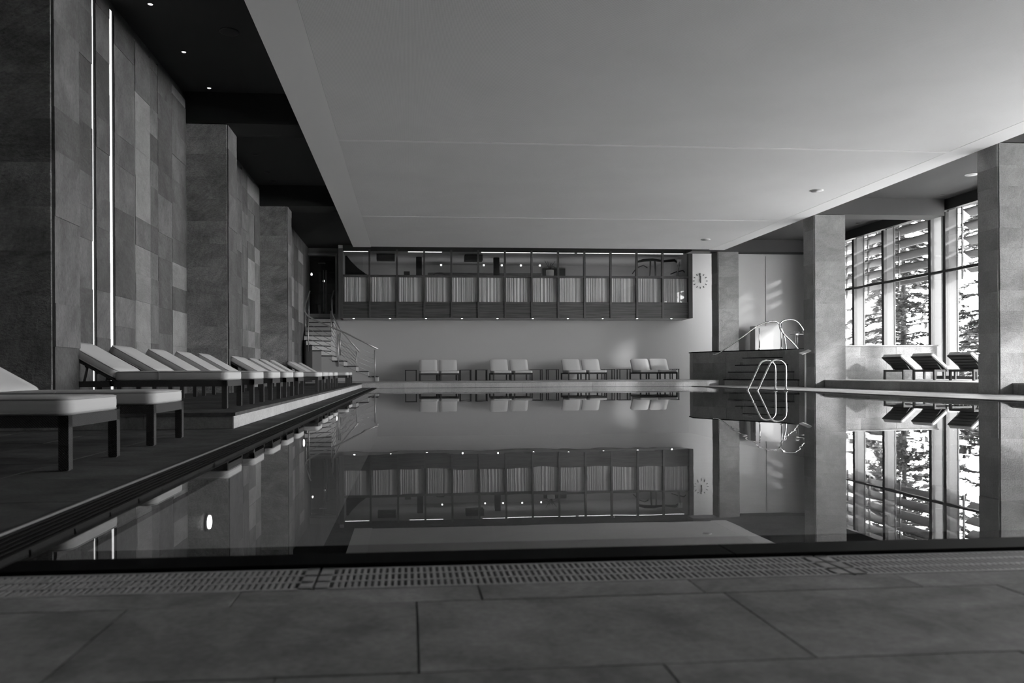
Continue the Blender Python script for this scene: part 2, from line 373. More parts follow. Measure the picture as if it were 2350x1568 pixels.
# pool basin and water
b = MB(); b.box(-.95, 8.15, 1.80, 22.5, -1.45, -1.35)
b.box(-1.0, -.88, 1.8, 22.5, -1.4, -.03); b.box(8.06, 8.2, 1.8, 22.5, -1.4, -.03); b.box(-.95, 8.15, 22.43, 22.55, -1.4, -.03); b.box(-.95, 8.15, 1.7, 1.88, -1.4, -.03)
struct('trim_1', b, M['pool'], 'grey tiled basin of the swimming pool under the water', 'pool basin')
b = MB(); b.add([(-1.0, 1.80, 0), (8.06, 1.80, 0), (8.06, 22.41, 0), (-1.0, 22.41, 0)], [(0, 1, 2, 3)])
wt = b.build('pool_water', M['water']); tag(wt, 'still dark pool water mirroring the hall', 'water', kind='stuff')
kb = thing('pool_kerb', 'black polished stone kerb along the near edge of the pool', 'kerb')
xk = -.85
for xn in (.72, 2.3, 3.9, 5.5, 7.1, 8.4):
    bb = MB(); bb.extr([(1.70, -.04), (1.82, -.04), (1.82, .013), (1.81, .02), (1.71, .02), (1.70, .014)], xk, xn - .003)
    bb.v = [(y, x, z) for (x, y, z) in bb.v]; bb.build('kerb_stone', M['kerb'], kb); xk = xn
b = MB(); b.box(-.85, 8.05, 1.822, 2.09, -.06, -.022); b.build('submerged_ledge', M['kerb'], kb)
# drain gratings -------------------------------------------------
def grate(xa, xb, ya, yb, along, label, rows=3):
    """slotted channel cover; along='x' for the near edge, 'y' for the side"""
    t = thing('drain_grate', label, 'drain grate', ((xa + xb) / 2, (ya + yb) / 2, 0), group='gratings round the pool')
    cx, cy = (xa + xb) / 2, (ya + yb) / 2
    b = MB(); z0, z1 = (D - .012, D - .001) if along == 'x' else (-.006, .0145)
    if along == 'x':
        fr_ = .008; n = int((xb - xa - .05) / .0128); p = (xb - xa - .05) / n
        hs = (yb - ya - 2 * fr_) / rows
        for r in range(rows + 1):
            y = ya + fr_ + r * hs; b.box(xa - cx, xb - cx, y - .005 - cy, y + .005 - cy, z0, z1)
        b.box(xa - cx, xa + .025 - cx, ya - cy, yb - cy, z0, z1); b.box(xb - .025 - cx, xb - cx, ya - cy, yb - cy, z0, z1)
        for i in range(1, n):
            x = xa + .025 + i * p; b.box(x - .0034 - cx, x + .0034 - cx, ya + .002 - cy, yb - .002 - cy, z0, z1 - .0004)
    else:
        for k in range(6):
            x = xa + .006 + k * (xb - xa - .012) / 5
            b.box(x - .006 - cx, x + .006 - cx, ya - cy, yb - cy, z0, z1)
        n = max(2, int((yb - ya) / .25))
        for i in range(n + 1):
            y = ya + .01 + i * (yb - ya - .02) / n; b.box(xa - cx, xb - cx, y - .006 - cy, y + .006 - cy, z0, z1 - .006)
    b.build('slotted_cover', M['grate'] if along == 'x' else M['grate_dark'], t)
    return t
gx = [-3.4, -2.33, -1.257, -.184, .889, 1.962, 3.03]
gn = ['grey slotted drain grate on near edge, off the left of the picture', 'grey slotted drain grate on near edge, beside the left deck', 'grey slotted drain grate at the left end of near kerb',
      'grey slotted drain grate in front of the near kerb, middle one', 'grey slotted drain grate on near edge catching window light at right', 'grey slotted drain grate beyond the right frame of near edge']
for i in range(6):
    if 1 <= i <= 4: grate(gx[i] + .003, gx[i + 1] - .003, 1.525, 1.692, 'x', gn[i])
b = MB(); b.box(-3.4, 8.1, 1.522, 1.70, -.06, -.035); struct('trim_2', b, M['gap'], 'black channel under the near drain grates', 'drain')
b = MB(); b.box(-1.045, -.88, 1.7, 22.4, -.06, -.012); struct('trim_3', b, M['gap'], 'black overflow channel along the left pool edge', 'drain')
yy = [1.71 + 2.07 * i for i in range(11)]
for i in range(10):
    grate(-1.03, -.90, yy[i] + .003, yy[i + 1] - .003, 'y', 'dark overflow grate %s along the left pool edge' % (['nearest the corner', 'second from the near corner', 'third from the near corner', 'fourth from the near corner', 'fifth from the near corner', 'sixth from the near corner', 'fourth from the far end', 'third from the far end', 'second from the far end', 'at the far end'][i]))
b = MB(); b.box(-1.044, -1.036, 1.7, 22.4, D - .02, D + .003)
tag(b.build('edge_strip', M['steel_dark']), 'thin bright metal strip edging the left overflow channel', 'edge strip')

# ---------------- walls with stone slabs
def slab_face(parent, axis, fixed, a0, a1, z0, z1, out, courses, cols, mk, mk2=None, jit=.004, thick=.03, gap=.0007, stag=True):
    """cover a face with separate stone slabs; axis 'x': face normal along x at x=fixed (spans y a0..a1); out=+1/-1"""
    z = z0; k = 0
    while z < z1 - .02:
        h = courses[k % len(courses)] if isinstance(courses, list) else courses
        zt = min(z + h, z1)
        if z1 - zt < .12: zt = z1
        cs = cols if isinstance(cols, list) else [cols]
        edges = [a0]; i = k % len(cs) if stag else 0
        if len(cs) == 1 and cs[0] >= a1 - a0: edges.append(a1)
        else:
            while edges[-1] < a1 - 1e-4:
                e = edges[-1] + cs[i % len(cs)]; i += 1
                if a1 - e < .15: e = a1
                edges.append(e)
        for ya, yb in zip(edges[:-1], edges[1:]):
            t = thick + random.uniform(-jit, jit)
            mm = mk2 if (mk2 and random.random() < .45) else mk
            lo, hi = sorted((fixed, fixed + out * t))
            if axis == 'x': piece('stone_slab', mm, parent, lo, hi, ya + gap, yb - gap, z + gap, zt - gap)
            else: piece('stone_slab', mm, parent, ya + gap, yb - gap, lo, hi, z + gap, zt - gap)
        z = zt; k += 1

b = MB(); b.box(XW - .4, XW - .03, -3.2, 27.3, -.1, 4.75)
wl = struct('wall_left', b, M['slate_smooth'], 'tall stone-clad wall behind the left row of loungers', 'wall')
SEG = {1: [(6.75, 8.58, .45), (8.69, 9.075, .6), (9.215, 9.86, .8), (9.895, 10.45, .6), (10.4505, 10.77, .4), (10.7705, 11.39, .62), (11.3905, 12.10, .8)],
       2: [(12.74, 14.2, .75), (14.21, 16.03, .62), (16.06, 16.6, .6), (16.6005, 17.33, .8), (17.3305, 17.95, .7)],
       3: [(18.56, 20.0, .75), (20.01, 21.3, .65), (21.34, 22.4, .6), (22.41, 23.2, .8), (23.2, 24.1, .9), (24.1, 25.2, 1.2)],
       0: [(-2.9, 0., 1.0), (.01, 2.4, .9), (2.41, 4.4, 1.0), (4.41, 6.2, 1.0)]}
for bay, sl in SEG.items():
    for j, (a0, a1, c) in enumerate(sl):
        dep = .045 if bay else .03
        if bay: cs = random.choice([[.33, .5, .34, .66], [.5, .33, .34], [.34, .34, .5, .33]])
        else: cs = 1.1
        slab_face(wl, 'x', XW - .03, a0, a1, PL, 4.5 - random.choice([0, .03, .06]), 1, cs, [9.], 'slate_smooth', 'slate_light' if (j == len(sl) - 1 or j % 4 == 3) and bay else None, thick=dep, jit=.004)
# dark returns + glowing strips standing in for daylight in the slots
for nm, ya, yb, lab in (('daylight_slot', 8.60, 8.618, 'narrow vertical slot of light in stone wall, first from the near column'), ('daylight_slot', 9.09, 9.15, 'wider glowing vertical slot of light in stone wall, second from near column')):
    t = thing(nm, lab, 'wall slot', (XW, (ya + yb) / 2, PL), group='light slots in the left wall')
    bb = MB(); bb.box(-.028, .012, -(yb - ya) / 2, (yb - ya) / 2, .0, 4.32); bb.build('diffuser', M['slot'], t)
    bb = MB(); bb.box(-.03, .02, (yb - ya) / 2 + .002, (yb - ya) / 2 + .03, 0, 4.34); bb.build('dark_return', M['frame_dark'], t)
bb = MB(); bb.box(XW - .028, XW + .012, 9.862, 9.893, PL, 4.45); struct('trim_4', bb, M['steel_dark'], 'slim vertical metal trim in the left stone wall', 'trim')
bb = MB(); bb.box(XW - .028, XW + .012, 16.032, 16.058, PL, 4.45); struct('trim_5', bb, M['steel_dark'], 'slim vertical metal trim beyond the second left column', 'trim')

# columns ---------------------------------------------------------
def column(label, x0, x1, y0, y1, z0, z1, mf, ms, side, courses, mfr=None):
    """core with slabs on the front (-y) and on the pool side; small recessed corner"""
    t = thing('stone_column', label, 'column', ((x0 + x1) / 2, (y0 + y1) / 2, z0), group='stone columns')
    cx, cy = (x0 + x1) / 2, (y0 + y1) / 2
    bb = MB(); bb.box(x0 + .03 - cx, x1 - .03 - cx, y0 + .03 - cy, y1 - .002 - cy, 0, z1 - z0)
    bb.build('core', M['slate_dark'], t)
    n0 = len(C.objects)
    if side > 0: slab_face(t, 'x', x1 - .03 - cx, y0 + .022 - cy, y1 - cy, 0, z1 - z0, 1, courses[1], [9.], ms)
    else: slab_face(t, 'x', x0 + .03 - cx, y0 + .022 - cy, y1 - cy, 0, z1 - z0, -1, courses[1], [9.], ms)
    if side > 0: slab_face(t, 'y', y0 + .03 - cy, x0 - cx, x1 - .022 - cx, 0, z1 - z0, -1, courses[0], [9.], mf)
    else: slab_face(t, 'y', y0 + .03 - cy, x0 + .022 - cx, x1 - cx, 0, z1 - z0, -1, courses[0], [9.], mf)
    return t
XC = -2.66
column('tall dark slate column nearest the camera at the left edge', -3.27, XC, 6.25, 6.73, PL, 4.15, 'slate', 'slate_smooth', 1, ([.215, .335, .335, .337, .333, .335, .33, .337, .67], [.5, .33, .66]))
column('dark slate column, middle one of three down the left side', -3.27, XC, 12.1, 12.72, PL, 4.13, 'slate', 'slate_smooth', 1, ([.333, .333, .325, .55, .33, .34, .34, .33, .335], [.66, .33, .5]))
column('dark slate column farthest down the left side before the stairs', -3.27, XC, 17.95, 18.54, PL, 4.13, 'slate', 'slate_smooth', 1, ([.5, .333, .333, .67, .34], [.4, .66, .33]))
column('pale stone column in right foreground beside the tall windows', 9.72, 10.48, 12.38, 12.86, D, 4.18, 'slate_light', 'slate_dark', -1, ([.35, .34], [.33, .36]))
column('pale stone column left of the low stone wall', 9.72, 10.5, 18.38, 18.9, D, 4.18, 'slate_light', 'slate_dark', -1, ([.34, .335], [.5, .33]))
column('pale stone column against the far wall right of the clock', 9.75, 10.43, 24.44, 24.95, 1.036, 4.21, 'slate_light', 'slate_dark', -1, ([.34, .34], [.5, .34]))

# far wall, door wall, back, right
for nm, bx_, lb in (('wall_back', (-2.41, 13.3, 26.9, 27.1, -.1, 2.2), 'smooth white plaster wall behind the far paired loungers'), ('wall_back', (9.47, 10.6, 26.9, 27.1, 2.2, 4.7), 'white plaster wall carrying the clock, right of the gallery'),
        ('wall_back', (-2.41, 9.47, 26.9, 27.1, 4.43, 4.7), 'narrow plaster strip above the glazed gallery'), ('wall_back', (-3.7, -2.41, 26.9, 27.1, -.1, 2.41), 'plaster wall below the upper doorway'),
        ('wall_back', (-3.7, -2.41, 26.9, 27.1, 4.36, 4.7), 'plaster wall above the upper doorway')):
    struct(nm, MB().box(*bx_), M['render'], lb, 'wall')
struct('wall_back', MB().box(-2.41, -2.225, 26.9, 27.1, 2.2, 4.43), M['render'], 'strip of plaster wall between the upper doorway and the gallery', 'wall')
struct('wall_back', MB().box(-3.7, -3.36, 26.9, 27.1, 2.41, 4.36), M['render'], 'sliver of plaster wall left of the upper doorway', 'wall')
struct('wall_right', MB().box(10.435, 13.3, 24.95, 25.2, -.1, 4.599), M['render'], 'white plaster wall right of the far column, streaked with light', 'wall')
struct('wall_right', MB().box(13.05, 13.4, 23.705, 24.949, -.1, 4.599), M['render'], 'white wall widened at the last window jamb to block sky light', 'wall')  # jamb widened out of view to keep sky light off the far wall
struct('wall_right', MB().box(11.55, 13.0, 24.93, 24.948, 1.036, 4.14), M['render'], 'slightly proud white wall section in the far right corner', 'wall')
struct('trim_13', MB().box(8.9, 13.0, 24.42, 24.949, 4.215, 4.599), M['ceiling_grey'], 'grey ceiling beam over the far right column', 'beam')
b = MB(); b.box(-3.7, 16, -3.3, -3.1, -.1, 4.8); struct('wall_front', b, M['slate_dark'], 'dark wall behind the camera', 'wall')
# ceilings
b = MB(); b.box(-3.7, -1.6, -3.3, 27.2, 4.6, 4.75)
cl = struct('ceiling', b, M['ceiling_dark'], 'black lowered ceiling over the left loungers', 'ceiling')
b = MB(); b.box(9.57, 14.2, -3.3, 27.2, 4.6, 4.75); b.box(-1.6, 9.57, 23.48, 27.2, 4.6, 4.75)
struct('ceiling', b, M['ceiling_grey'], 'grey ceiling over the right window bays', 'ceiling')
b = MB(); b.box(-1.6, 9.57, -3.3, 23.48, 4.135, 4.75)
cs = struct('ceiling', b, M['ceiling_white'], 'large white floating ceiling over the pool', 'ceiling')
for ya, yb in ((-3.2, .45), (.53, 6.58), (6.66, 12.70), (12.78, 18.83), (18.91, 23.4)):
    bb = MB(); bb.box(-1.08, 9.1, ya, yb, 4.113, 4.135); bb.build('perforated_panel', M['perf'], cs)
bb = MB(); bb.box(-1.6, -1.085, -3.3, 23.48, 4.111, 4.135); bb.build('border_panel', M['ceiling_white'], cs)
bb = MB(); bb.box(9.105, 9.57, -3.3, 23.48, 4.111, 4.135); bb.build('border_panel', M['ceiling_white'], cs)
for y in (.49, 6.62, 12.74, 18.87):
    bb = MB(); bb.box(-1.08, 9.1, y - .032, y + .032, 4.106, 4.135); bb.build('seam_strip', M['ceiling_white'], cs)
# beams
def beam(label, x0, x1, y0, y1, mt, k):
    bb = MB(); bb.box(x0, x1, y0, y1, 4.14, 4.599); struct('trim_%d' % k, bb, mt, label, 'beam')
for k, (y0, y1, l) in enumerate(((6.22, 6.75, 'over the nearest left column'), (12.08, 12.74, 'over the middle left column'), (17.93, 18.58, 'over the third left column'))):
    beam('black ceiling beam ' + l, -3.27, -1.6, y0, y1, M['beam_dark'], 6 + k)
for k, (y0, y1, l) in enumerate(((12.36, 12.9, 'over the nearest right column'), (18.36, 18.95, 'over the right column by the low wall'), (6.3, 6.85, 'beyond the right edge of the picture'))):
    bb = MB(); bb.box(9.57, 13.02, y0, y1, 4.19, 4.599); struct('trim_%d' % (9 + k), bb, M['beam_grey'], 'grey ceiling beam ' + l, 'beam')

# ---------------- right windows
win = [23.7, 22.52, 21.04, 19.05, 18.5, 16.42, 14.94, 12.95, 12.4, 10.32, 8.84, 6.85, 6.3, 4.22, 2.74]
nwin = 0
for i in range(len(win) - 1):
    yb, ya = win[i], win[i + 1]; nwin += 1
    zb = PR
    t = empty('window_%d' % nwin, (XE, (ya + yb) / 2, zb)); t['kind'] = 'structure'; t['category'] = 'window'
    where = {0: 'farthest pane of the right window wall', 1: 'second pane from the far end of right window wall', 2: 'wide pane above the low stone wall', 3: 'narrow pane beside the ceiling beam', 4: 'tall window pane behind the right loungers'}.get(i, 'window pane %s' % ('hidden behind or nearer than the right column, number %d' % (i - 4)))
    t['label'] = ('dark-framed glazing, ' + where)
    h = (yb - ya) / 2
    bb = MB(); bb.box(0, .09, -h, -h + .055, .06, 4.1); bb.box(0, .09, h - .055, h, .06, 4.1)
    bb.box(0, .09, -h + .055, h - .055, .0, .08); bb.box(0, .09, -h + .055, h - .055, 2.62, 2.68); bb.box(-.02, .1, -h, h, 4.13, 4.39)
    bb.build('window_frame', M['frame_dark'], t)
    for (z0, z1) in ((.08, 2.62), (2.68, 4.13)):
        bb = MB(); bb.box(.04, .048, -h + .055, h - .055, z0, z1); bb.build('pane', M['glass'], t)
struct('wall_right', MB().box(XE, XE + .3, -3.2, 2.735, -.1, 4.7), M['slate_dark'], 'added solid wall cutting off nearer window light, beyond the right edge', 'wall')  # unseen wall added in place of windows to cut near light
# exterior louvres and fins
BRK = MB().box(-.08, .08, -.008, .008, -.01, .01).mesh('bracket', M['louvre'])
def fin(y, lab):
    t = thing('facade_fin', lab, 'facade fin', (13.45, y, PR), group='pale facade posts outside the windows')
    bb = MB(); bb.box(-.255, -.05, -.03, .03, -.3, 4.4); bb.build('fin_plate', M['fin'], t)
    bb = MB(); bb.box(-.05, -.02, -.045, .045, -.3, 4.4); bb.build('edge_strip', M['fin'], t)
    bb = MB(); bb.box(.10, .14, -.02, .02, 2.45, 4.4); bb.build('louvre_rail', M['louvre'], t)
    for k in range(5):
        o = link('bracket', BRK, t); o.location = (.06, 0, 4.27 - .345 * k - PR)
fl = 'farthest second third fourth fifth sixth seventh eighth ninth tenth eleventh twelfth thirteenth fourteenth fifteenth sixteenth seventeenth'.split()
for i, y in enumerate(win[:-1]):
    lab = 'pale vertical post outside the windows, %s counted from the far end' % (fl[i] if i else 'first')
    fin(y - .02, lab)
def louvre_mesh(L_):
    bb = MB(); n = 10; prof = []
    for j in range(n): 
        a = 2 * PI * j / n; prof.append((.145 * math.cos(a), .03 * math.sin(a) + .012 * (1 - math.cos(a) ** 2)))
    ca, sa = math.cos(-.65), math.sin(-.65)
    prof = [(p[0] * ca - p[1] * sa, p[0] * sa + p[1] * ca) for p in prof]
    bb.extr(prof, -L_ / 2, L_ / 2); bb.sm = [True] * len(bb.f); bb.sm[0] = bb.sm[1] = False
    return bb.mesh('louvre_blade', M['louvre'])
bays = [(24.55, 19.1), (18.45, 13.0), (12.35, 6.9), (6.25, 2.8)]
hn = ['topmost', 'second from the top', 'middle', 'fourth from the top', 'lowest']
bn = ['in the far bay', 'behind the foreground column', 'one bay beyond the frame', 'in the nearest bay']
me_l = louvre_mesh(5.3); me_s = louvre_mesh(3.4)
for bi, (yb, ya) in enumerate(bays):
    for k in range(5):
        o = link('louvre_blade', me_s if bi == 3 else me_l); o.location = (13.62, (ya + yb) / 2, 4.27 - .345 * k)
        tag(o, '%s horizontal sun louvre outside, %s' % (hn[k], bn[bi]), 'louvre', 'sun louvres outside the windows')
# low stone wall
bb = MB(); bb.box(10.52, 13.05, 18.73, 18.95, PR, 1.03)
lw = struct('wall_low', bb, M['slate_dark'], 'low pale stone wall under the windows beside the right column', 'low wall')
slab_face(lw, 'y', 18.73, 10.52, 13.05, PR, 1.02, -1, [.2, .33, .3], [.42, .66, .55, .5], 'slate_light', thick=.025)
bb = MB(); bb.box(10.5, 13.07, 18.68, 18.97, 1.02, 1.05); bb.build('coping', M['slate_dark'], lw)

# ---------------- gallery box on the far wall
GY, GB, GT = 25.92, 2.205, 4.42
ga = thing('glazed_gallery', 'long wood-panelled glazed gallery box hanging on the far wall', 'gallery', (3.6, GY, GB), kind='structure')
X0, X1 = -2.24, 9.46
def G(x): return x - 3.6
bb = MB(); bb.box(G(X0), G(X1), .12, .95, 0, .05); bb.build('soffit', M['render'], ga)
bb = MB(); bb.box(G(X0), G(X1), -.0, 4.2, 2.215, 2.35); bb.build('roof_slab', M['interior'], ga)
bb = MB(); bb.box(G(X0 + .142), G(X1 - .142), -.012, -.001, 2.16, 2.35); bb.build('fascia', M['frame_dark'], ga)
bb = MB(); bb.box(G(X0), G(X1), .95, 4.2, .0, .1); bb.build('floor_slab', M['interior_dark'], ga)
bb = MB(); bb.box(G(X0), G(X1), 3.6, 3.7, .1, 2.3); bb.build('inner_wall', M['interior'], ga)
for xx in (X0 + .02, X1 - .1):
    bb = MB(); bb.box(G(xx), G(xx + .08), .1, 3.6, 0, 2.3); bb.build('end_wall', M['interior'], ga)
for xx in (X0, X1 - .14):
    bb = MB(); bb.box(G(xx), G(xx + .14), -.03, .12, 0, 2.24); bb.build('end_post', M['post_wood'], ga)
xm = [X0 + .14] + [-1.246 + .8815 * i for i in range(12)] + [X1 - .14]
for x in xm[1:-1]:
    bb = MB(); bb.box(G(x - .03), G(x + .03), -.02, .1, 0, 2.215); bb.build('mullion', M['post_wood'], ga)
for i in range(13):
    a, c = xm[i] + (.03 if i else 0), xm[i + 1] - (.03 if i < 12 else 0)
    bb = MB(); bb.box(G(a), G(c), .0, .08, 1.334, 1.398); bb.build('transom', M['post_wood'], ga)
    bb = MB(); bb.box(G(a), G(c), .0, .08, 2.165, 2.215); bb.build('head_rail', M['frame_dark'], ga)
    bb = MB(); bb.box(G(a) , G(c), .01, .05, .0, .527); bb.build('wood_panel', M['wood'], ga)
    bb = MB(); bb.box(G(a), G(c), .03, .036, 1.398, 2.165); bb.build('pane', M['glass_in'], ga)
    bb = MB(); bb.box(G(a), G(c), .03, .036, .527, 1.334); bb.build('pane', M['glass_in'], ga)
    # pleated curtain
    t = MB(); n = 44; ph = random.random() * 9; W = c - a; vs = []
    for j in range(n + 1):
        u = j / n
        yv = .026 * math.sin(u * W * 2 * PI / (.075 + .01 * math.sin(ph + u * 7)) + ph) + .010 * math.sin(u * 31 + ph * 2)
        for z in (0, 1): vs.append((u * W - W / 2, yv * (1 if z == 0 else .75), z * .80))
    t.add(vs, [(2 * j, 2 * j + 2, 2 * j + 3, 2 * j + 1) for j in range(n)], True)
    o = t.build('curtain', M['curtain'], None, None, ((a + c) / 2, GY + .12, GB + .53))
    wl_ = 'second third fourth fifth sixth seventh eighth ninth tenth eleventh twelfth'.split()
    tag(o, 'pleated pale half curtain in the gallery, ' + ('leftmost panel' if i == 0 else 'rightmost panel' if i == 12 else wl_[i - 1] + ' panel from the left'), 'curtain', 'half curtains in the gallery windows')
# ceiling strips inside
for (a, c, lab) in ((-2.08, -1.3, 'in the leftmost gallery bay'), (.0, 1.1, 'at the fourth gallery post'), (2.4, 5.5, 'along the middle of the gallery ceiling'), (5.6, 9.2, 'along the right of the gallery ceiling')):
    bb = MB(); bb.box(-(c - a) / 2, (c - a) / 2, 0, .03, -.022, 0)
    o = bb.build('strip_light', M['led'], None, None, ((a + c) / 2, GY + .14, GB + 2.185)); tag(o, 'thin glowing strip light ' + lab, 'strip light', 'strip lights in the gallery')
for x in (-.2, 3.6, 7.4):      # added fill lamps hidden behind the curtains, brightening the gallery room
    l = bpy.data.lights.new('gallery_area', 'AREA'); l.shape = 'RECTANGLE'; l.size = 3.2; l.size_y = .6; l.energy = {-.2: 5, 3.6: 6, 7.4: 10}[x]
    lo = bpy.data.objects.new('gallery_fill', l); C.objects.link(lo); lo.location = (x, GY + 2.2, GB + .9); lo.rotation_euler = (PI - .25, 0, 0)
# gallery contents
def simple(name, b, mt, label, cat, loc, group=None):
    o = b.build(name, mt, None, None, loc); return tag(o, label, cat, group)
for x, l in ((.37, 'left'), (3.06, 'right')):
    bb = MB(); bb.box(-.1, .1, -.1, .1, 0, 2.11); simple('gallery_post', bb, M['interior_dark'], 'dark square post inside the gallery, %s one of two' % l, 'post', (x, 27.6, GB + .1), 'dark posts inside the gallery')
bb = MB(); bb.box(-.43, .43, -.02, .02, 0, 2.0); simple('doorway_sheet', bb, M['interior_dark'], 'dark sheet standing in for a doorway in the gallery back wall', 'panel', (5.43, 29.45, GB + .1))  # flat dark sheet takes the place of a dark doorway
t = thing('counter', 'long dark counter with glowing top edge inside the gallery', 'counter', (2.9, 28.7, GB + .1))
bb = MB(); bb.box(-2.2, 1.9, -.2, .2, 0, 1.7); bb.build('counter_front', M['wood'], t)
bb = MB(); bb.box(-1.5, 1.8, .1, .14, 1.7, 1.72); bb.build('strip_light', M['led'], t)
for x, l in ((1.15, 'first from the left'), (2.66, 'second from the left'), (3.3, 'third from the left'), (3.98, 'fourth from the left'), (4.66, 'rightmost')):
    bb = MB(); bb.lathe([(.03, 0), (.03, -.05), (.02, -.055)], 0, 0, 10)
    simple('pendant_lamp', bb, M['lamp_soft'], 'small bright lamp glowing inside the gallery, ' + l, 'lamp', (x, 28.0, 4.24), 'lamps inside the gallery')
for x, l in ((-.75, 'second gallery bay'), (2.2, 'fifth gallery bay')):
    bb = MB(); bb.box(-.3, .3, -.2, .2, 0, .2); simple('air_unit', bb, M['interior_dark'], 'dark ceiling air unit in the ' + l, 'air unit', (x, 26.9, 4.2), 'air units inside the gallery')
# fan-shaped banister at left of gallery
bb = MB(); pts = [(-.42, 0), (.5, 0), (.3, .12), (.05, .3), (-.2, .55), (-.42, .85)]; bb.extr([(p[0], p[1]) for p in pts], -.02, .02)
simple('stair_banister', bb, M['interior_dark'], 'dark curved banister rising inside the leftmost gallery bay', 'banister', (-1.75, 27.4, 3.7))
bb = MB(); bb.box(-.42, .5, -.03, .03, 0, 1.4); simple('banister_base', bb, M['interior_dark'], 'dark panel below the curved gallery banister', 'panel', (-1.75, 27.4, GB + .1))
# potted plant
t = thing('potted_plant', 'white pot with a wispy plant inside the gallery', 'plant', (4.95, 27.6, GB + .1))
bb = MB(); bb.box(-.2, .2, -.15, .15, 0, 1.42); bb.build('stand', M['interior_dark'], t)
bb = MB(); bb.lathe([(.1, 1.42), (.13, 1.5), (.14, 1.68), (.13, 1.7)], 0, 0, 14); bb.build('pot', M['pot'], t)
bb = MB()
for k in range(12):
    a = k * 2.4; bb.tube([(0, 0, 1.68), (.08 * math.cos(a), .08 * math.sin(a), 1.85), (.2 * math.cos(a) , .2 * math.sin(a), 1.78 + .25 * random.random())], .006, 4)
bb.build('stems', M['bark'], t)
# exercise machines
def machine(x, y, lab, kind):
    t = thing('exercise_machine', lab, 'exercise machine', (x, y, GB + .1), .1, 'exercise machines in the gallery')
    bb = MB(); bb.box(-.2, .2, -.22, .22, 0, .12); bb.build('base', M['black'], t)
    if kind == 0:
        bb = MB(); bb.tube([(-.12, .1, .1), (-.04, .1, 2.0)], .03, 6); bb.tube([(.2, .1, .1), (.12, .1, 2.0)], .03, 6); bb.build('upright', M['steel_dark'], t)
        bb = MB(); bb.tube([(-.62, 0, 1.9), (-.35, 0, 1.97), (0, 0, 2.0), (.4, 0, 1.96), (.8, 0, 2.0), (.95, 0, 1.9)], [.03, .05, .05, .04, .05, .02], 8); bb.build('cross_arm', M['black'], t)
        bb = MB(); bb.tube([(-.75, 0, 1.5), (-.6, 0, 1.7), (-.35, 0, 1.8), (-.2, 0, 1.72)], .018, 6); bb.build('handle', M['black'], t)
    else:
        bb = MB(); bb.tube([(.0, 0, .1), (-.05, 0, 1.5), (.02, 0, 1.85)], .035, 6); bb.build('upright', M['steel_dark'], t)
        bb = MB(); bb.tube([(-.3, 0, 1.42), (-.1, 0, 1.5), (.15, 0, 1.55), (.32, 0, 1.4)], .02, 6); bb.build('handlebar', M['black'], t)
        bb = MB(); bb.box(-.05, .08, -.03, .03, 1.75, 1.92); bb.build('display', M['pot'], t)
machine(8.45, 27.0, 'dark exercise machine with wide overhead arms behind gallery glass', 0)
machine(9.15, 26.35, 'exercise bike with drooping handlebar at the right gallery end', 1)
t = thing('treadmill', 'dark treadmill rail showing above the gallery transom near the fourth post', 'exercise machine', (1.05, 27.0, GB + .1))
bb = MB(); bb.box(-.3, .3, -.6, .6, 0, .15); bb.build('deck', M['black'], t)
bb = MB(); bb.tube([(-.28, 0, .1), (-.25, 0, 1.4), (-.1, 0, 1.5), (.1, 0, 1.5), (.25, 0, 1.4), (.28, 0, .1)], .02, 6); bb.build('handle', M['black'], t)
t = thing('desk_monitor', 'small dark monitor standing in the third gallery bay', 'monitor', (-.05, 27.0, GB + .1))
bb = MB(); bb.box(-.25, .25, -.2, .2, 0, 1.4); bb.build('desk', M['interior_dark'], t); bb = MB(); bb.box(-.1, .1, -.02, .02, 1.4, 1.55); bb.build('screen', M['black'], t)
# soffit spots
for i in range(10):
    x = -1.77 + 1.171 * i
    t = thing('soffit_spotlight', 'small bright spotlight under the gallery, %s' % ('leftmost' if i == 0 else 'rightmost' if i == 9 else ['second', 'third', 'fourth', 'fifth', 'sixth', 'seventh', 'eighth', 'ninth'][i - 1] + ' from the left'), 'spotlight', (x, GY + .09, GB), group='spotlights under the gallery')
    bb = MB(); bb.lathe([(.035, .02), (.035, -.006), (.028, -.010)], 0, 0, 12); bb.build('rim', M['steel'], t)
    bb = MB(); bb.lathe([(.024, .0), (.024, -.014), (.012, -.02)], 0, 0, 12); bb.build('bulb', M['lamp'], t)
    l = bpy.data.lights.new('spot', 'SPOT'); l.energy = 1.5; l.spot_size = 1.3; l.spot_blend = .8; l.shadow_soft_size = .03
    lo = bpy.data.objects.new('spotlight_beam', l); C.objects.link(lo); lo.location = (0, .1, -.05); lo.rotation_euler = (.25, 0, 0); lo.parent = t

# door and dark corridor
bb = MB(); bb.box(-3.7, -2.3, 29.2, 29.3, 2.3, 4.6); bb.box(-3.75, -3.6, 27.1, 29.3, 2.3, 4.6); bb.box(-2.38, -2.3, 27.1, 29.3, 2.3, 4.6); bb.box(-3.7, -2.3, 27.1, 29.3, 2.3, 2.41); bb.box(-3.7, -2.3, 27.1, 29.3, 4.5, 4.6)
struct('wall_corridor', bb, M['corridor'], 'black corridor beyond the upper doorway', 'corridor')
d1 = empty('door_1', (-2.89, 27.25, 2.41)); d1['kind'] = 'structure'; d1['category'] = 'door'; d1['label'] = 'dark glazed double door at the top of the curved stairs'
bb = MB()
for x in (-.45, -.03, .03, .45): bb.box(x - .02, x + .02, 0, .04, 0, 1.95)
bb.build('door_stile', M['frame_dark'], d1)
bb = MB()
for z in (.0, .36, .72, 1.08, 1.44, 1.9): bb.box(-.45, .45, 0, .04, z - .015, z + .015)
bb.build('glazing_bar', M['frame_dark'], d1)
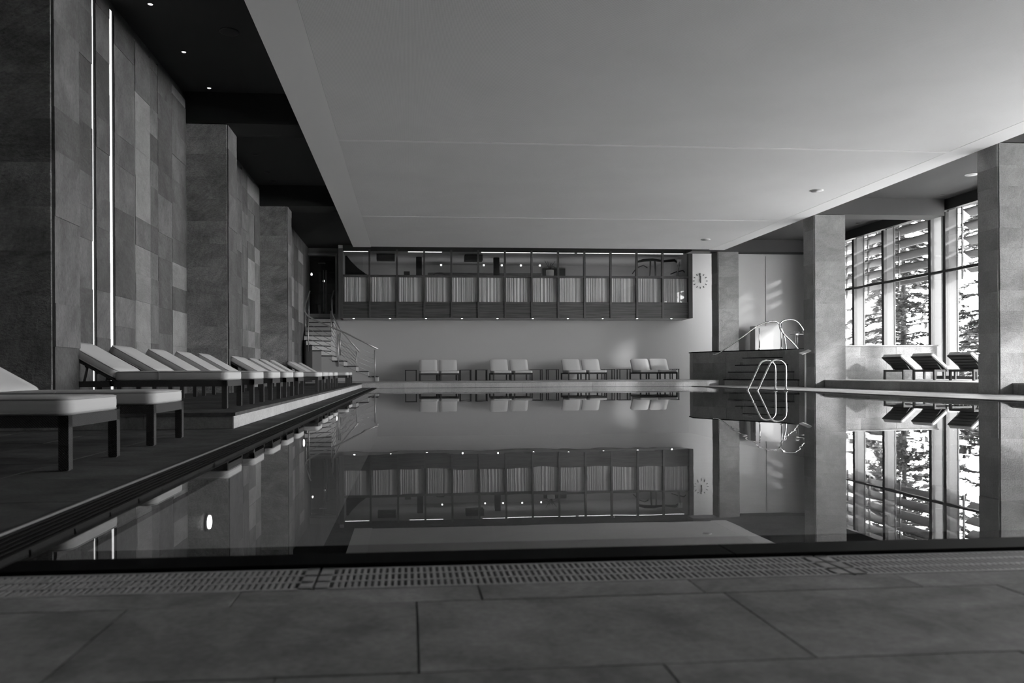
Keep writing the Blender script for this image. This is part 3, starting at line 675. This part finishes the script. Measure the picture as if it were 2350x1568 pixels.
bb = MB(); bb.box(-.43, .43, .015, .022, 0, 1.9); bb.build('pane', M['glass_in'], d1)
for x in (.04, .125):
    bb = MB(); bb.tube([(x, -.05, .08 if x < .1 else -.0), (x, -.05, 1.5)], .012, 8); bb.build('door_handle', M['pot'], d1, 'long pale pull bar')
bb = MB(); bb.box(-.14, .1, -.02, .03, 1.72, 1.75); bb.build('door_closer', M['steel_dark'], d1)
bb = MB(); bb.box(-3.40, -3.34, 26.8, 26.9, 2.41, 4.38); bb.box(-2.42, -2.36, 26.8, 26.9, 2.41, 4.38); bb.box(-3.4, -2.36, 26.8, 26.9, 4.36, 4.42)
struct('trim_12', bb, M['interior'], 'grey frame around the upper doorway', 'door frame')
for x, z, l in ((-3.36, 3.85, 'hanging left in the dark doorway'), (-2.95, 3.62, 'hanging in the middle of the dark doorway')):
    bb = MB(); bb.lathe([(.01, .06), (.028, .03), (.034, 0), (.02, -.03)], 0, 0, 12); simple('globe_lamp', bb, M['lamp_soft'], 'small glowing globe lamp ' + l, 'lamp', (x + .02, 28., z), 'globe lamps in the doorway')

# ---------------- clock
ck = thing('wall_clock', 'large wall clock of black bar marks with hands near twelve', 'clock', (10.10, 26.895, 3.565))
for k in range(12):
    a = k * PI / 6; bb = MB(); r0, r1 = .205, .265
    bb.box(-.011, .011, -.012, 0, r0, r1); bb.xf(Matrix.Rotation(a, 4, 'Y')); bb.build('hour_mark', M['black'], ck)
bb = MB(); bb.box(-.016, .016, -.02, -.014, -.06, .27); bb.xf(Matrix.Rotation(-.06, 4, 'Y')); bb.build('minute_hand', M['black'], ck)
bb = MB(); bb.box(-.022, .022, -.028, -.021, -.07, .17); bb.xf(Matrix.Rotation(-.01, 4, 'Y')); bb.build('hour_hand', M['black'], ck)
bb = MB(); bb.lathe([(.02, 0), (.02, .03)], 0, 0, 12); bb.xf(Matrix.Rotation(PI / 2, 4, 'X')); bb.build('hub', M['black'], ck)

# ---------------- staircase
st = thing('curved_staircase', 'curved plastered staircase climbing from far platform to the upper door', 'stairs', (-2.2, 25., PF))
V = (-2.43, 25.4); R_ = .16
plan = [[(-.94, 24.5), (-.94, 25.4), (-1.25, 25.4), (-1.23, 24.5)], [(-1.23, 24.5), (-1.25, 25.4), (-1.58, 25.4), (-1.6, 24.5)],
        [(-1.6, 24.5), (-1.58, 25.4), (-1.93, 25.4), (-1.97, 24.5)], [(-1.97, 24.5), (-1.93, 25.4), (-2.26, 25.4), (-2.32, 24.5)],
        [(-2.32, 24.5), (-2.26, 25.4), V, (-2.64, 24.5)], [(-2.64, 24.5), V, (-2.92, 24.55)], [(-2.92, 24.55), V, (-3.12, 24.76)],
        [(-3.12, 24.76), V, (-3.23, 25.06)], [(-3.23, 25.06), V, (-3.25, 25.4)]] + [[(-3.25, 25.4 + .37 * k), (-2.43, 25.4 + .37 * k), (-2.43, 25.77 + .37 * k), (-3.25, 25.77 + .37 * k)] for k in range(4)]
for k, pg in enumerate(plan):
    z = R_ * (k + 1)
    loc = [(p[0] + 2.2, p[1] - 25.) for p in pg]
    ar = sum(loc[i][0] * loc[(i + 1) % len(loc)][1] - loc[(i + 1) % len(loc)][0] * loc[i][1] for i in range(len(loc)))
    if ar < 0: loc = loc[::-1]
    bb = MB(); bb.prism(loc, 0, z - .035); s = bb.build('step', M['render'] if k < 9 else M['interior'], st)
    cxx = sum(p[0] for p in loc) / len(loc); cyy = sum(p[1] for p in loc) / len(loc)
    lo2 = [(cxx + (p[0] - cxx) * 1.0, cyy + (p[1] - cyy) * 1.02) for p in loc]
    bb = MB(); bb.prism(lo2, z - .035, z); bb.build('tread', M['joint'], s)
def railing(label, posts, hand, loc):
    t = thing('stair_railing', label, 'railing', loc, group='railings of the curved stairs')
    o = Vector(loc); P = []
    for (x, y, z0, z1) in posts:
        bb = MB(); bb.tube([Vector((x, y, z0)) - o, Vector((x, y, z1)) - o], .016, 8); bb.build('post', M['rail'], t)
    bb = MB(); bb.tube([Vector(h) - o for h in hand], .022, 8); bb.build('handrail', M['rail'], t)
    for k in range(6):
        f = .1 + .15 * k
        bb = MB(); bb.tube([Vector((x, y, z0 + (z1 - z0) * f)) - o for (x, y, z0, z1) in posts], .0055, 4); bb.build('wire', M['steel_dark'], t)
railing('steel wire railing on outer side of the curved stairs',
        [(-1.03, 24.46, PF, 1.12), (-2.13, 24.46, .62, 1.61), (-3.04, 24.6, 1.09, 2.08), (-3.22, 25.4, 1.58, 2.43), (-3.23, 26.3, 2.05, 2.98)],
        [(-.93, 24.46, 1.15), (-1.3, 24.46, 1.34), (-1.92, 24.46, 1.65), (-2.36, 24.46, 1.83), (-2.9, 24.48, 2.08), (-3.08, 24.7, 2.2), (-3.2, 25.0, 2.35), (-3.22, 25.4, 2.62), (-3.22, 25.9, 2.86), (-3.22, 26.5, 3.12)], (-2.1, 24.46, PF))
railing('steel wire railing on inner side of the curved stairs',
        [(-1.65, 25.42, .47, 1.12), (-2.15, 25.42, .98, 1.71), (-2.44, 25.46, 1.44, 2.4), (-2.47, 26.3, 1.9, 2.84)],
        [(-1.55, 25.42, 1.1), (-1.85, 25.42, 1.45), (-2.14, 25.42, 1.79), (-2.39, 25.44, 2.27), (-2.46, 25.9, 2.6), (-2.5, 26.3, 2.84), (-2.46, 26.7, 3.16)], (-2.1, 25.42, .4))

# ---------------- spa block with steps
SZ = 1.035
pg = [(8.85, 24.2), (9.42, 23.0), (10.2, 21.75), (10.76, 20.7), (12.95, 20.3), (12.95, 24.93), (9.0, 24.93)]
sp = thing('spa_block', 'raised dark stone whirlpool block behind right column', 'spa block', (10.5, 23.5, D))
bb = MB(); bb.prism([(x - 10.5, y - 23.5) for x, y in pg], 0, SZ - D - .03); bb.build('body', M['slate_dark'], sp)
def along(p, q, segs, z0, z1, mk, par, o):
    p, q = Vector(p), Vector(q); d = (q - p); n = Vector((d.y, -d.x)).normalized()
    if n.y > 0: n = -n
    for k in range(segs):
        a = p + d * (k / segs); c = p + d * ((k + 1) / segs)
        m0, m1 = a + d.normalized() * .003, c - d.normalized() * .003
        t = .014 + random.uniform(0, .004)
        pts = [m0, m1, m1 + n * t, m0 + n * t]
        ar = sum(pts[i].x * pts[(i + 1) % 4].y - pts[(i + 1) % 4].x * pts[i].y for i in range(4))
        if ar < 0: pts = pts[::-1]
        bb = MB(); bb.prism([(v.x - o[0], v.y - o[1]) for v in pts], z0, z1); bb.build('stone_slab', M[mk], par)
for p, q in zip(pg[:3], pg[1:4]):
    for z0, z1, n in ((0, .36, 2), (.363, .66, 3), (.663, SZ - D - .03, 2)): along(p, q, n, z0, z1, 'slate_dark', sp, (10.5, 23.5))
cx_, cy_ = 10.9, 23.6
bb = MB(); bb.prism([((x - cx_) * 1.012 + cx_ - 10.5, (y - cy_) * 1.012 + cy_ - 23.5) for x, y in pg[:4]] + [(2.45, -3.25), (2.45, 1.43), (-1.53, 1.43)], SZ - D - .03, SZ - D); bb.build('coping', M['kerb'], sp)
sk = thing('spa_steps', 'dark stone steps narrowing upward to the whirlpool block', 'steps', (9.8, 21.6, D))
stp = [((8.98, 22.05), (10.34, 20.45), .193), ((9.17, 22.2), (10.37, 20.75), .408), ((9.42, 22.3), (10.38, 21.1), .608), ((9.66, 22.35), (10.38, 21.4), .814)]
dv = Vector((stp[0][1][0] - stp[0][0][0], stp[0][1][1] - stp[0][0][1])).normalized(); nb = Vector((-dv.y, dv.x))
if nb.y < 0: nb = -nb
zprev = 0
for k, (p, q, z) in enumerate(stp):
    p, q = Vector(p), Vector(q); pts = [p, q, q + nb * .9, p + nb * .9]
    ar = sum(pts[i].x * pts[(i + 1) % 4].y - pts[(i + 1) % 4].x * pts[i].y for i in range(4))
    if ar < 0: pts = pts[::-1]
    pts = [(v.x - 9.8, v.y - 21.6) for v in pts]
    s = MB().prism(pts, zprev, z - D - .02).build('step', M['slate_dark'], sk)
    cc = Vector((sum(a for a, _ in pts) / 4, sum(c for _, c in pts) / 4))
    MB().prism([(cc.x + (a - cc.x) * 1.03, cc.y + (c - cc.y) * 1.03) for a, c in pts], z - D - .02, z - D).build('tread', M['kerb'], s)
    zprev = z - D
ck_ = [(10.40, 21.3), (10.385, 20.46), (11.1, 19.62), (12.0, 20.3), (12.0, 21.3)]
bb = MB(); bb.prism([(x - 10.5, y - 23.5) for x, y in ck_], 0, SZ - D - .032); bb.build('cheek_wall', M['slate_dark'], sp)
def smooth(pts, n=6):
    P = [Vector(p) for p in pts]; out = []
    for i in range(len(P) - 1):
        p0, p1, p2, p3 = P[max(i - 1, 0)], P[i], P[i + 1], P[min(i + 2, len(P) - 1)]
        for k in range(n):
            t = k / n
            out.append(.5 * ((2 * p1) + (p2 - p0) * t + (2 * p0 - 5 * p1 + 4 * p2 - p3) * t * t + (-p0 + 3 * p1 - 3 * p2 + p3) * t ** 3))
    return out + [P[-1]]
def local(pts, o): return [Vector(p) - Vector(o) for p in pts]
t = thing('spa_handrail', 'curved steel handrail over left side of the whirlpool steps', 'handrail', (9.9, 22.0, SZ), group='handrails of the whirlpool')
O = (9.9, 22.0, SZ)
bb = MB(); bb.tube(local(smooth([(8.66, 22.1, .915), (8.8, 22.08, .925), (9.0, 22.05, 1.06), (9.45, 22.0, 1.37), (9.87, 22, 1.67), (10.15, 22, 1.80), (10.37, 22, 1.844), (10.52, 22, 1.825), (10.61, 22, 1.70), (10.72, 22, 1.45), (10.76, 22, 1.25), (10.78, 22, 1.03)]), O), .018, 8); bb.build('rail', M['steel'], t)
bb = MB(); bb.tube(local([(10.0, 22.02, 1.03), (10.0, 22.02, 1.66)], O), .016, 8); bb.lathe([(.04, 0), (.04, .015)], .1, .02, 12, -.0); bb.build('post', M['steel'], t)
t = thing('spa_handrail', 'curved steel handrail over right side of the whirlpool steps', 'handrail', (10.3, 21.2, SZ), group='handrails of the whirlpool')
O = (10.3, 21.2, SZ)
bb = MB(); bb.tube(local(smooth([(10.78, 20.9, .965), (10.66, 20.95, .975), (10.5, 21.0, 1.18), (10.3, 21.0, 1.37), (10.18, 21.0, 1.50), (10.13, 21.02, 1.6), (10.17, 21.1, 1.72), (10.34, 21.2, 1.82), (10.58, 21.2, 1.84), (10.75, 21.2, 1.75), (10.92, 21.2, 1.5), (11.0, 21.2, 1.3), (11.03, 21.2, 1.035)]), O), .018, 8); bb.build('rail', M['steel'], t)
bb = MB(); bb.tube(local([(10.30, 21.3, 1.03), (10.30, 21.3, 1.8)], O), .016, 8); bb.lathe([(.04, 0), (.04, .015)], .0, .1, 12, 0); bb.build('post', M['steel'], t)
# partition on the block
bb = MB(); bb.box(-.29, .29, -.19, .19, 0, .81); simple('shower_partition', bb, M['render'], 'low white partition standing on the whirlpool block by the wall', 'partition', (11.15, 24.4, SZ + .001))
# wire rack
t = thing('wire_stand', 'thin wire stand with rings standing on the whirlpool block', 'stand', (11.1, 22.0, SZ))
bb = MB(); bb.tube([(-.03, 0, 0), (-.03, 0, .44)], .005, 6); bb.tube([(.03, 0, 0), (.03, 0, .44)], .005, 6); bb.box(-.04, .04, -.02, .02, .42, .46); bb.build('pole', M['strut'], t)
bb = MB(); bb.tube([(-.2, 0, .43), (0, 0, .45), (.2, 0, .44)], .008, 6); bb.build('cross_bar', M['strut'], t)
for x, r in ((-.22, .05), (0, .075), (.22, .05)):
    bb = MB(); bb.tube([(x + r * math.cos(a), .3 * r * math.sin(a), .5 + .5 * r * math.sin(a)) for a in [2 * PI * k / 14 for k in range(14)]], .004, 5, close=True); bb.build('ring', M['strut'], t)
# information stand
t = thing('sign_stand', 'slim steel stand with tilted sign plate beside the right column', 'sign stand', (9.60, 18.6, D))
bb = MB(); bb.tube([(0, 0, 0), (0, 0, .84)], .02, 10); bb.build('pole', M['pot'], t)
bb = MB(); bb.lathe([(.13, 0), (.13, .008), (.02, .015)], 0, 0, 20); bb.build('base', M['steel_dark'], t)
bb = MB(); bb.box(-.13, .13, -.08, .08, -.006, .006); bb.xf(Matrix.Translation((0, 0, .865)) @ Matrix.Rotation(-.35, 4, 'Y') @ Matrix.Rotation(.25, 4, 'X')); bb.build('sign_plate', M['pot'], t)

# ---------------- pool ladder
t = thing('pool_ladder', 'polished steel pool ladder with two hooped rails at right', 'ladder', (8.1, 16.85, D))
O = (8.1, 16.85, D)
for y in (16.6, 17.1):
    pts = [(8.13, y, D), (8.13, y, .25), (8.13, y, .45), (8.11, y, .56), (8.03, y, .64), (7.93, y, .665), (7.83, y, .635), (7.76, y, .55), (7.55, y, .12), (7.47, y, -.05), (7.40, y, -.3), (7.40, y, -.9)]
    bb = MB(); bb.tube(local(smooth(pts, 5), O), .020, 10); bb.build('rail', M['steel'], t)
    bb = MB(); bb.lathe([(.04, 0), (.04, .012), (.025, .02)], .03, y - 16.85, 14, 0); bb.build('foot_flange', M['steel'], t)
for z in (-.3, -.6):
    bb = MB(); bb.box(-.74, -.66, -.23, .23, z, z + .025); bb.build('tread', M['steel_dark'], t)

# underwater lamps
for y, z, r, l in ((3.55, -.22, .03, 'nearest the camera'), (6.68, -.15, .03, 'second from the camera'), (9.7, -.12, .026, 'third from the camera')):
    t = thing('underwater_lamp', 'round glowing underwater lamp in left pool wall, ' + l, 'pool lamp', (-.875, y, z), group='underwater pool lamps')
    bb = MB(); bb.lathe([(r * 1.25, -.004), (r * 1.25, .004), (r, .006)], 0, 0, 20); bb.xf(Matrix.Rotation(PI / 2, 4, 'Y')); bb.build('rim', M['steel_dark'], t)
    bb = MB(); bb.lathe([(r, .004), (r * .96, .012), (r * .5, .016)], 0, 0, 20); bb.xf(Matrix.Rotation(PI / 2, 4, 'Y')); bb.build('lens', M['pool_lamp'], t)

# ---------------- ceiling fittings
def downlight(x, y, z, r, lab, lit, grp, mtr):
    t = thing('downlight', lab, 'downlight', (x, y, z), group=grp)
    bb = MB(); bb.lathe([(r * 1.3, 0), (r * 1.3, -.006), (r, -.008), (r, 0)], 0, 0, 20); bb.build('rim', mtr, t)
    bb = MB(); bb.lathe([(r * .98, -.004), (r * .9, -.0095), (r * .3, -.0125)] if lit else [(r * .95, -.004), (r * .85, -.0085)], 0, 0, 16); bb.build('bulb' if lit else 'diffuser', M['lamp_dim'] if lit else M['black'], t)
for i, (y, l) in enumerate(((9.25, 'nearest the camera'), (10.59, 'second from the camera'), (11.9, 'by the middle column beam'))):
    downlight(-2.88, y, 4.6, .03, 'small lit downlight in the black ceiling, ' + l, True, 'downlights in the black ceiling', M['black'])
for i, (y, l) in enumerate(((15.5, 'first past the middle column'), (16.83, 'second past the middle column'), (17.6, 'nearest the third column beam'))):
    downlight(-2.9, y, 4.6, .045, 'small unlit downlight in the black ceiling, ' + l, False, 'downlights in the black ceiling', M['black'])
for (x, y, z, l) in ((8.32, 15.62, 4.111, 'nearer one in the white ceiling'), (8.28, 21.62, 4.111, 'farther one in the white ceiling'), (11.99, 16.04, 4.6, 'one in the grey ceiling at right')):
    t = thing('ceiling_speaker', 'round pale flush ceiling disc, ' + l, 'ceiling disc', (x, y, z), group='round ceiling discs')
    bb = MB(); bb.lathe([(.13, 0), (.13, -.008), (.118, -.014)], 0, 0, 28); bb.build('rim', M['ceiling_white'], t)
    bb = MB(); bb.lathe([(.112, -.01), (.11, -.0165)], 0, 0, 28); bb.build('grille', M['render'], t)
t = thing('ceiling_speaker', 'round black speaker ring in the black ceiling between downlights', 'ceiling disc', (-2.16, 9.93, 4.6), group='round ceiling discs')
bb = MB(); bb.lathe([(.12, 0), (.12, -.01), (.1, -.014)], 0, 0, 24); bb.build('rim', M['black'], t)
bb = MB(); bb.lathe([(.095, -.01), (.09, -.012)], 0, 0, 24); bb.build('grille', M['frame_dark'], t)
for (x, y, l) in ((12.69, 17.95, 'near the beam end'), (12.73, 21.6, 'beyond the right column')):
    downlight(x, y, 4.6, .05, 'small dark downlight in the grey ceiling, ' + l, False, 'downlights in the grey ceiling', M['black'])

# ================================================================ FURNITURE
def cushion_mb(L_, W, T, r=.06, crown=.008):
    """rounded cushion: x from -L_..0, y centred, z 0..T"""
    n = 6; plan = []
    for (cx, cy, a0) in ((-r, W / 2 - r, 0), (-L_ + r, W / 2 - r, PI / 2), (-L_ + r, -W / 2 + r, PI), (-r, -W / 2 + r, 1.5 * PI)):
        for k in range(n + 1):
            a = a0 + PI / 2 * k / n; plan.append((cx, cy, math.cos(a), math.sin(a)))
    K = len(plan); b = MB(); vs = []; prof = [(.86, 0), (.97, .12), (1.0, .35), (1.0, .65), (.95, .9), (.80, 1.0)]
    for (f, h) in prof:
        for (cx, cy, ca, sa) in plan: vs.append((cx + ca * r * f - 0, cy + sa * r * f, T * h))
    for f2 in (.55, .25):
        for (cx, cy, ca, sa) in plan:
            x, y = cx + ca * r * .8, cy + sa * r * .8; mx = -L_ / 2
            vs.append((mx + (x - mx) * (1 - (1 - f2) * .35), y * f2 * 1.2 if f2 < .5 else y * .62, T + crown * (1 if f2 < .5 else .75)))
    nr = len(prof) + 2; fs = [tuple(range(K))[::-1]]
    for i in range(nr - 1): fs += [(i * K + j, i * K + (j + 1) % K, (i + 1) * K + (j + 1) % K, (i + 1) * K + j) for j in range(K)]
    fs.append(tuple(range((nr - 1) * K, nr * K))); b.add(vs, fs, True)
    rim = lambda z, f: [(cx + ca * r * f, cy + sa * r * f, z) for (cx, cy, ca, sa) in plan]
    return b, rim(T * .92, .955), rim(T * .1, .97)
W_ = .60; HF = .235; HB = .184; HIN = .90; LB = .50
def lounger(label, loc, rz, ang, group, metal=False, ins=.0):
    t = thing('sun_lounger', label, 'sun lounger', loc, rz, group)
    t0 = 'wicker'
    hx = -HIN
    b = MB()
    for s in (-1, 1): b.box(hx - .0, -.042, s * W_ / 2 - (.025 if s > 0 else 0), s * W_ / 2 + (.025 if s < 0 else 0), HB, HF)
    b.box(-.042, 0, -W_ / 2, W_ / 2, HB, HF); b.box(-.04, -.02, -W_ / 2 + .03, W_ / 2 - .03, HF - .02, HF)
    b.box(hx + .05, -.045, -W_ / 2 + .026, W_ / 2 - .026, HF - .012, HF - .001)
    b.build('seat_frame', M[t0], t)
    b = MB()
    for s in (-1, 1): b.box(-1.22, hx - .035, s * W_ / 2 - (.025 if s > 0 else 0), s * W_ / 2 + (.025 if s < 0 else 0), HB, HF - .004)
    b.box(-1.24, -1.22, -W_ / 2, W_ / 2, HB, HF - .004); b.box(hx - .06, hx + .06, -W_ / 2 + .03, W_ / 2 - .03, HB + .005, HF - .02)
    b.build('head_frame', M[t0], t)
    for x in (-.0, -.74, -1.20):
        for s in (-1, 1):
            b = MB(); xa, xb = x - .042, x
            ya, yb = (W_ / 2 - .042, W_ / 2) if s > 0 else (-W_ / 2, -W_ / 2 + .042)
            b.box(xa, xb, ya, yb, 0.004, HB + (.05 if x == 0 else 0)); b.box(xa + .006, xb - .006, ya + .006, yb - .006, 0, .004)
            if x == 0 or x < -1: b.build('leg', M[t0], t)
    cb, r1, r2 = cushion_mb(HIN + .01, W_ - .012, .072)
    c = cb.build('seat_cushion', M['cushion'], t, None, (.004, 0, HF + .001))
    b = MB(); b.tube(r1, .0035, 5, close=True); b.tube(r2, .0035, 5, close=True); b.build('piping', M['piping'], c)
    b = MB(); b.tube([(-.55, -W_ / 2 + .004, .006), (-.55, -W_ / 2 + .005, .066), (-.55, -W_ / 2 + .03, .074)], .003, 4); b.build('seam', M['piping'], c)
    # backrest
    R = Matrix.Translation((hx, 0, HF - .01)) @ Matrix.Rotation(ang, 4, 'Y')
    b = MB(); b.box(-LB, .0, -W_ / 2 + .01, W_ / 2 - .01, -.0, .02)
    for k in range(5): b.box(-LB + .03 + k * .1, -LB + .05 + k * .1, -W_ / 2 + .03, W_ / 2 - .03, -.012, 0)
    b.xf(R); b.build('backrest_frame', M['wicker'], t)
    cb, r1, r2 = cushion_mb(LB - .0, W_ - .012, .072)
    R2 = Matrix.Translation((hx - .006, 0, HF + .004)) @ Matrix.Rotation(ang, 4, 'Y') @ Matrix.Translation((0, 0, .014))
    c = cb.xf(R2).build('back_cushion', M['cushion'], t)
    r1 = [R2 @ Vector(v) for v in r1]; r2 = [R2 @ Vector(v) for v in r2]
    b = MB(); b.tube(r1, .0035, 5, close=True); b.tube(r2, .0035, 5, close=True); b.build('piping', M['piping'], c)
    for s in (-1, 1):
        p = R @ Vector((-.26, s * .24, -.004)); b = MB(); b.tube([p, (hx - .06, s * .24, HF - .03)] if ang > .55 else [p, (-1.16, s * .24, HF - .03)], .01, 6); b.build('strut', M['strut'], t)
    return t
index = {}
A30 = math.radians(30)
protoL = lounger('cream-cushioned wicker lounger on the lower deck, nearest the camera at left', (-1.43, 3.79, D), 0., A30, 'wicker loungers down the left side')
index_kids(protoL)
def place(proto, loc, rz, label, group):
    o = copy_tree(proto); o.location = loc; o.rotation_euler = (0, 0, rz); o['label'] = label; o['group'] = group; return o
GL = 'wicker loungers down the left side'
place(protoL, (-1.44, 4.95, D), 0, 'cream-cushioned wicker lounger on the lower deck, second from the camera', GL)
lefts = [(-1.49, 7.0, 'nearest lounger on the raised left platform, just past the first column'), (-1.46, 7.95, 'second lounger on the raised left platform'), (-1.46, 8.98, 'third lounger on the raised left platform'),
         (-1.46, 10.0, 'fourth lounger on the raised left platform'), (-1.46, 11.0, 'fifth lounger on the left platform, just before the middle column'),
         (-1.37, 12.5, 'sixth lounger on the left platform, beside the middle column'), (-1.46, 13.4, 'seventh lounger on the left platform, first past the middle column'), (-1.46, 14.32, 'eighth lounger on the left platform'),
         (-1.46, 15.28, 'ninth lounger on the left platform'), (-1.46, 16.35, 'tenth lounger on the left platform, last before the third column'),
         (-1.37, 18.2, 'eleventh lounger on the left platform, beside the third column'), (-1.46, 19.4, 'twelfth lounger on the left platform'), (-1.46, 20.5, 'last lounger on the left platform, nearest the stairs')]
for (x, y, l) in lefts: place(protoL, (x, y, PL), random.uniform(-.012, .012), 'pale-cushioned ' + l, GL)
# far pairs (foot towards camera)
protoF = lounger('x', (0, 0, 0), 0, math.radians(54), 'g'); index_kids(protoF)
GF = 'paired loungers on the far platform'
fx = [(.335, .935, 'left pair, left lounger'), (.975, 1.585, ''), (2.655, 3.24, ''), (3.32, 3.91, ''), (5.05, 5.655, ''), (5.715, 6.31, ''), (7.40, 7.98, ''), (8.035, 8.625, '')]
pn = ['first pair from the left', 'second pair from the left', 'third pair from the left', 'pair nearest the whirlpool block']
for i, (a, c, _) in enumerate(fx):
    lab = 'pale-cushioned lounger on the far platform, %s one of the %s' % ('left' if i % 2 == 0 else 'right', pn[i // 2])
    if i == 0: o = protoF; o.location = ((a + c) / 2, 25.0, PF); o.rotation_euler = (0, 0, -PI / 2); o['label'] = lab; o['group'] = GF
    else: place(protoF, ((a + c) / 2, 25.0, PF), -PI / 2, lab, GF)
# right loungers
protoR = lounger('x', (0, 0, 0), 0, math.radians(36), 'g'); index_kids(protoR)
GR = 'wicker loungers under the right windows'
rr = PI + math.radians(12)
for i, (hx_, hy_, l) in enumerate(((11.43, 17.95, 'farthest of three'), (11.50, 16.95, 'middle of three'), (11.52, 15.75, 'nearest of three, partly behind column'))):
    # head end at (hx_, hy_), foot towards +x
    loc = (hx_ + 1.24 * math.cos(rr - PI), hy_ + 1.24 * math.sin(rr - PI), PR)
    lab = 'wicker lounger seen from behind under the right windows, ' + l
    if i == 0: o = protoR; o.location = loc; o.rotation_euler = (0, 0, rr - PI); o['label'] = lab; o['group'] = GR
    else: place(protoR, loc, rr - PI, lab, GR)
# side tables
def side_table(x0, x1, y, lab):
    t = thing('side_table', lab, 'side table', ((x0 + x1) / 2, y, PF), group='black side tables by the far loungers')
    w = (x1 - x0) / 2
    b = MB(); b.box(-w, w, -w, w, .325, .345); b.build('table_top', M['dark_wood'], t)
    for sx in (-1, 1):
        for sy in (-1, 1):
            b = MB(); xx, yy2 = sx * (w - .02), sy * (w - .02); b.box(xx - .014, xx + .014, yy2 - .014, yy2 + .014, 0, .325); b.build('leg', M['dark_wood'], t)
for i, (a, c) in enumerate(((-.12, .26), (1.64, 2.02), (2.16, 2.54), (3.96, 4.34), (4.50, 4.88), (6.36, 6.74), (6.88, 7.26), (8.66, 8.92))):
    side_table(a, c, 25.8, 'small black side table %s of the %s on far platform' % ('left' if i % 2 == 0 else 'right', pn[i // 2]))

# ================================================================ OUTSIDE
bb = MB(); bb.box(13.5, 90, -40, 80, -.6, -.3); struct('ground_outside', bb, M['ground'], 'pale bright ground outside the windows', 'ground')
def tree(x, y, h, sp, nb, lab, mk, seed, base=.3):
    rnd = random.Random(seed)
    t = thing('conifer_tree', lab, 'tree', (x, y, -.3), group='trees outside the windows')
    b = MB(); b.tube([(0, 0, 0), (.05, .02, h * .5), (0, 0, h)], [.13, .08, .015], 7); b.build('trunk', M['bark'], t)
    br = MB(); lf = MB()
    for i in range(nb):
        z = base + (h - base) * (i + rnd.random()) / nb; a = rnd.random() * 2 * PI; L_ = sp * (1.1 - .85 * z / h) * rnd.uniform(.7, 1.15)
        pts = [Vector((math.cos(a) * L_ * u, math.sin(a) * L_ * u, z + .1 * L_ * math.sin(u * 3) - .22 * L_ * u * u)) for u in (0, .33, .66, 1)]
        br.tube(pts, [.025, .018, .011, .004], 4, caps=False)
        for k in range(int(60 * L_ / 1.6) + 10):
            u = rnd.random() ** .7; j = min(2, int(u * 3)); f = u * 3 - j; p = pts[j].lerp(pts[j + 1], f)
            d = Vector((math.cos(a + rnd.uniform(-1.2, 1.2)), math.sin(a + rnd.uniform(-1.2, 1.2)), rnd.uniform(-.35, .1))).normalized()
            l = rnd.uniform(.14, .34); s = d.cross(Vector((rnd.uniform(-.6, .6), rnd.uniform(-.6, .6), 1))).normalized() * l * .24
            up = Vector((0, 0, 1)) * .02
            vs = [p, p + d * l * .5 + s, p + d * l, p + d * l * .5 - s]
            lf.add(vs, [(0, 1, 2), (0, 2, 3)])
            q = p + d * l * .3; d2 = (d + s.normalized() * .9).normalized(); s2 = d2.cross(Vector((0, .3, 1))).normalized() * l * .14
            lf.add([q, q + d2 * l * .4 + s2, q + d2 * l * .8, q + d2 * l * .4 - s2], [(0, 1, 2), (0, 2, 3)])
    br.build('branches', M['bark'], t); o = lf.build('foliage', M[mk], t); o['kind'] = 'stuff'
tree(18.6, 28.6, 8.5, 2.7, 170, 'dark conifer filling the wide pane above the low wall', 'leaf', 3)
tree(18.8, 24.0, 7.5, 2.0, 110, 'bushy conifer outside the tall pane behind the right loungers', 'leaf', 5)
tree(19.3, 38.5, 7.0, 2.5, 70, 'pale conifer outside the farthest window pane', 'leaf2', 8, .3)
t = thing('pale_house', 'pale house outside seen through the second window pane', 'house', (30, 56, -.3))
bb = MB(); bb.box(-4, 4, -3, 3, 0, 9); bb.build('wall', M['house'], t)
for z in (1.5, 4.2, 6.9):
    for x in (-2.6, -.2, 2.2): bb = MB(); bb.box(x - .5, x + .5, -3.04, -3.0, z, z + 1.5); f = bb.build('window', M['fin'], t)
for z in (3.6, 6.3): bb = MB(); bb.box(-4, 4, -3.9, -3.0, z, z + .12); bb.build('balcony', M['house'], t)
bb = MB(); bb.extr([(-4.4, 9), (4.4, 9), (0, 11)], -3.4, 3.4); bb.build('roof', M['beam_grey'], t)
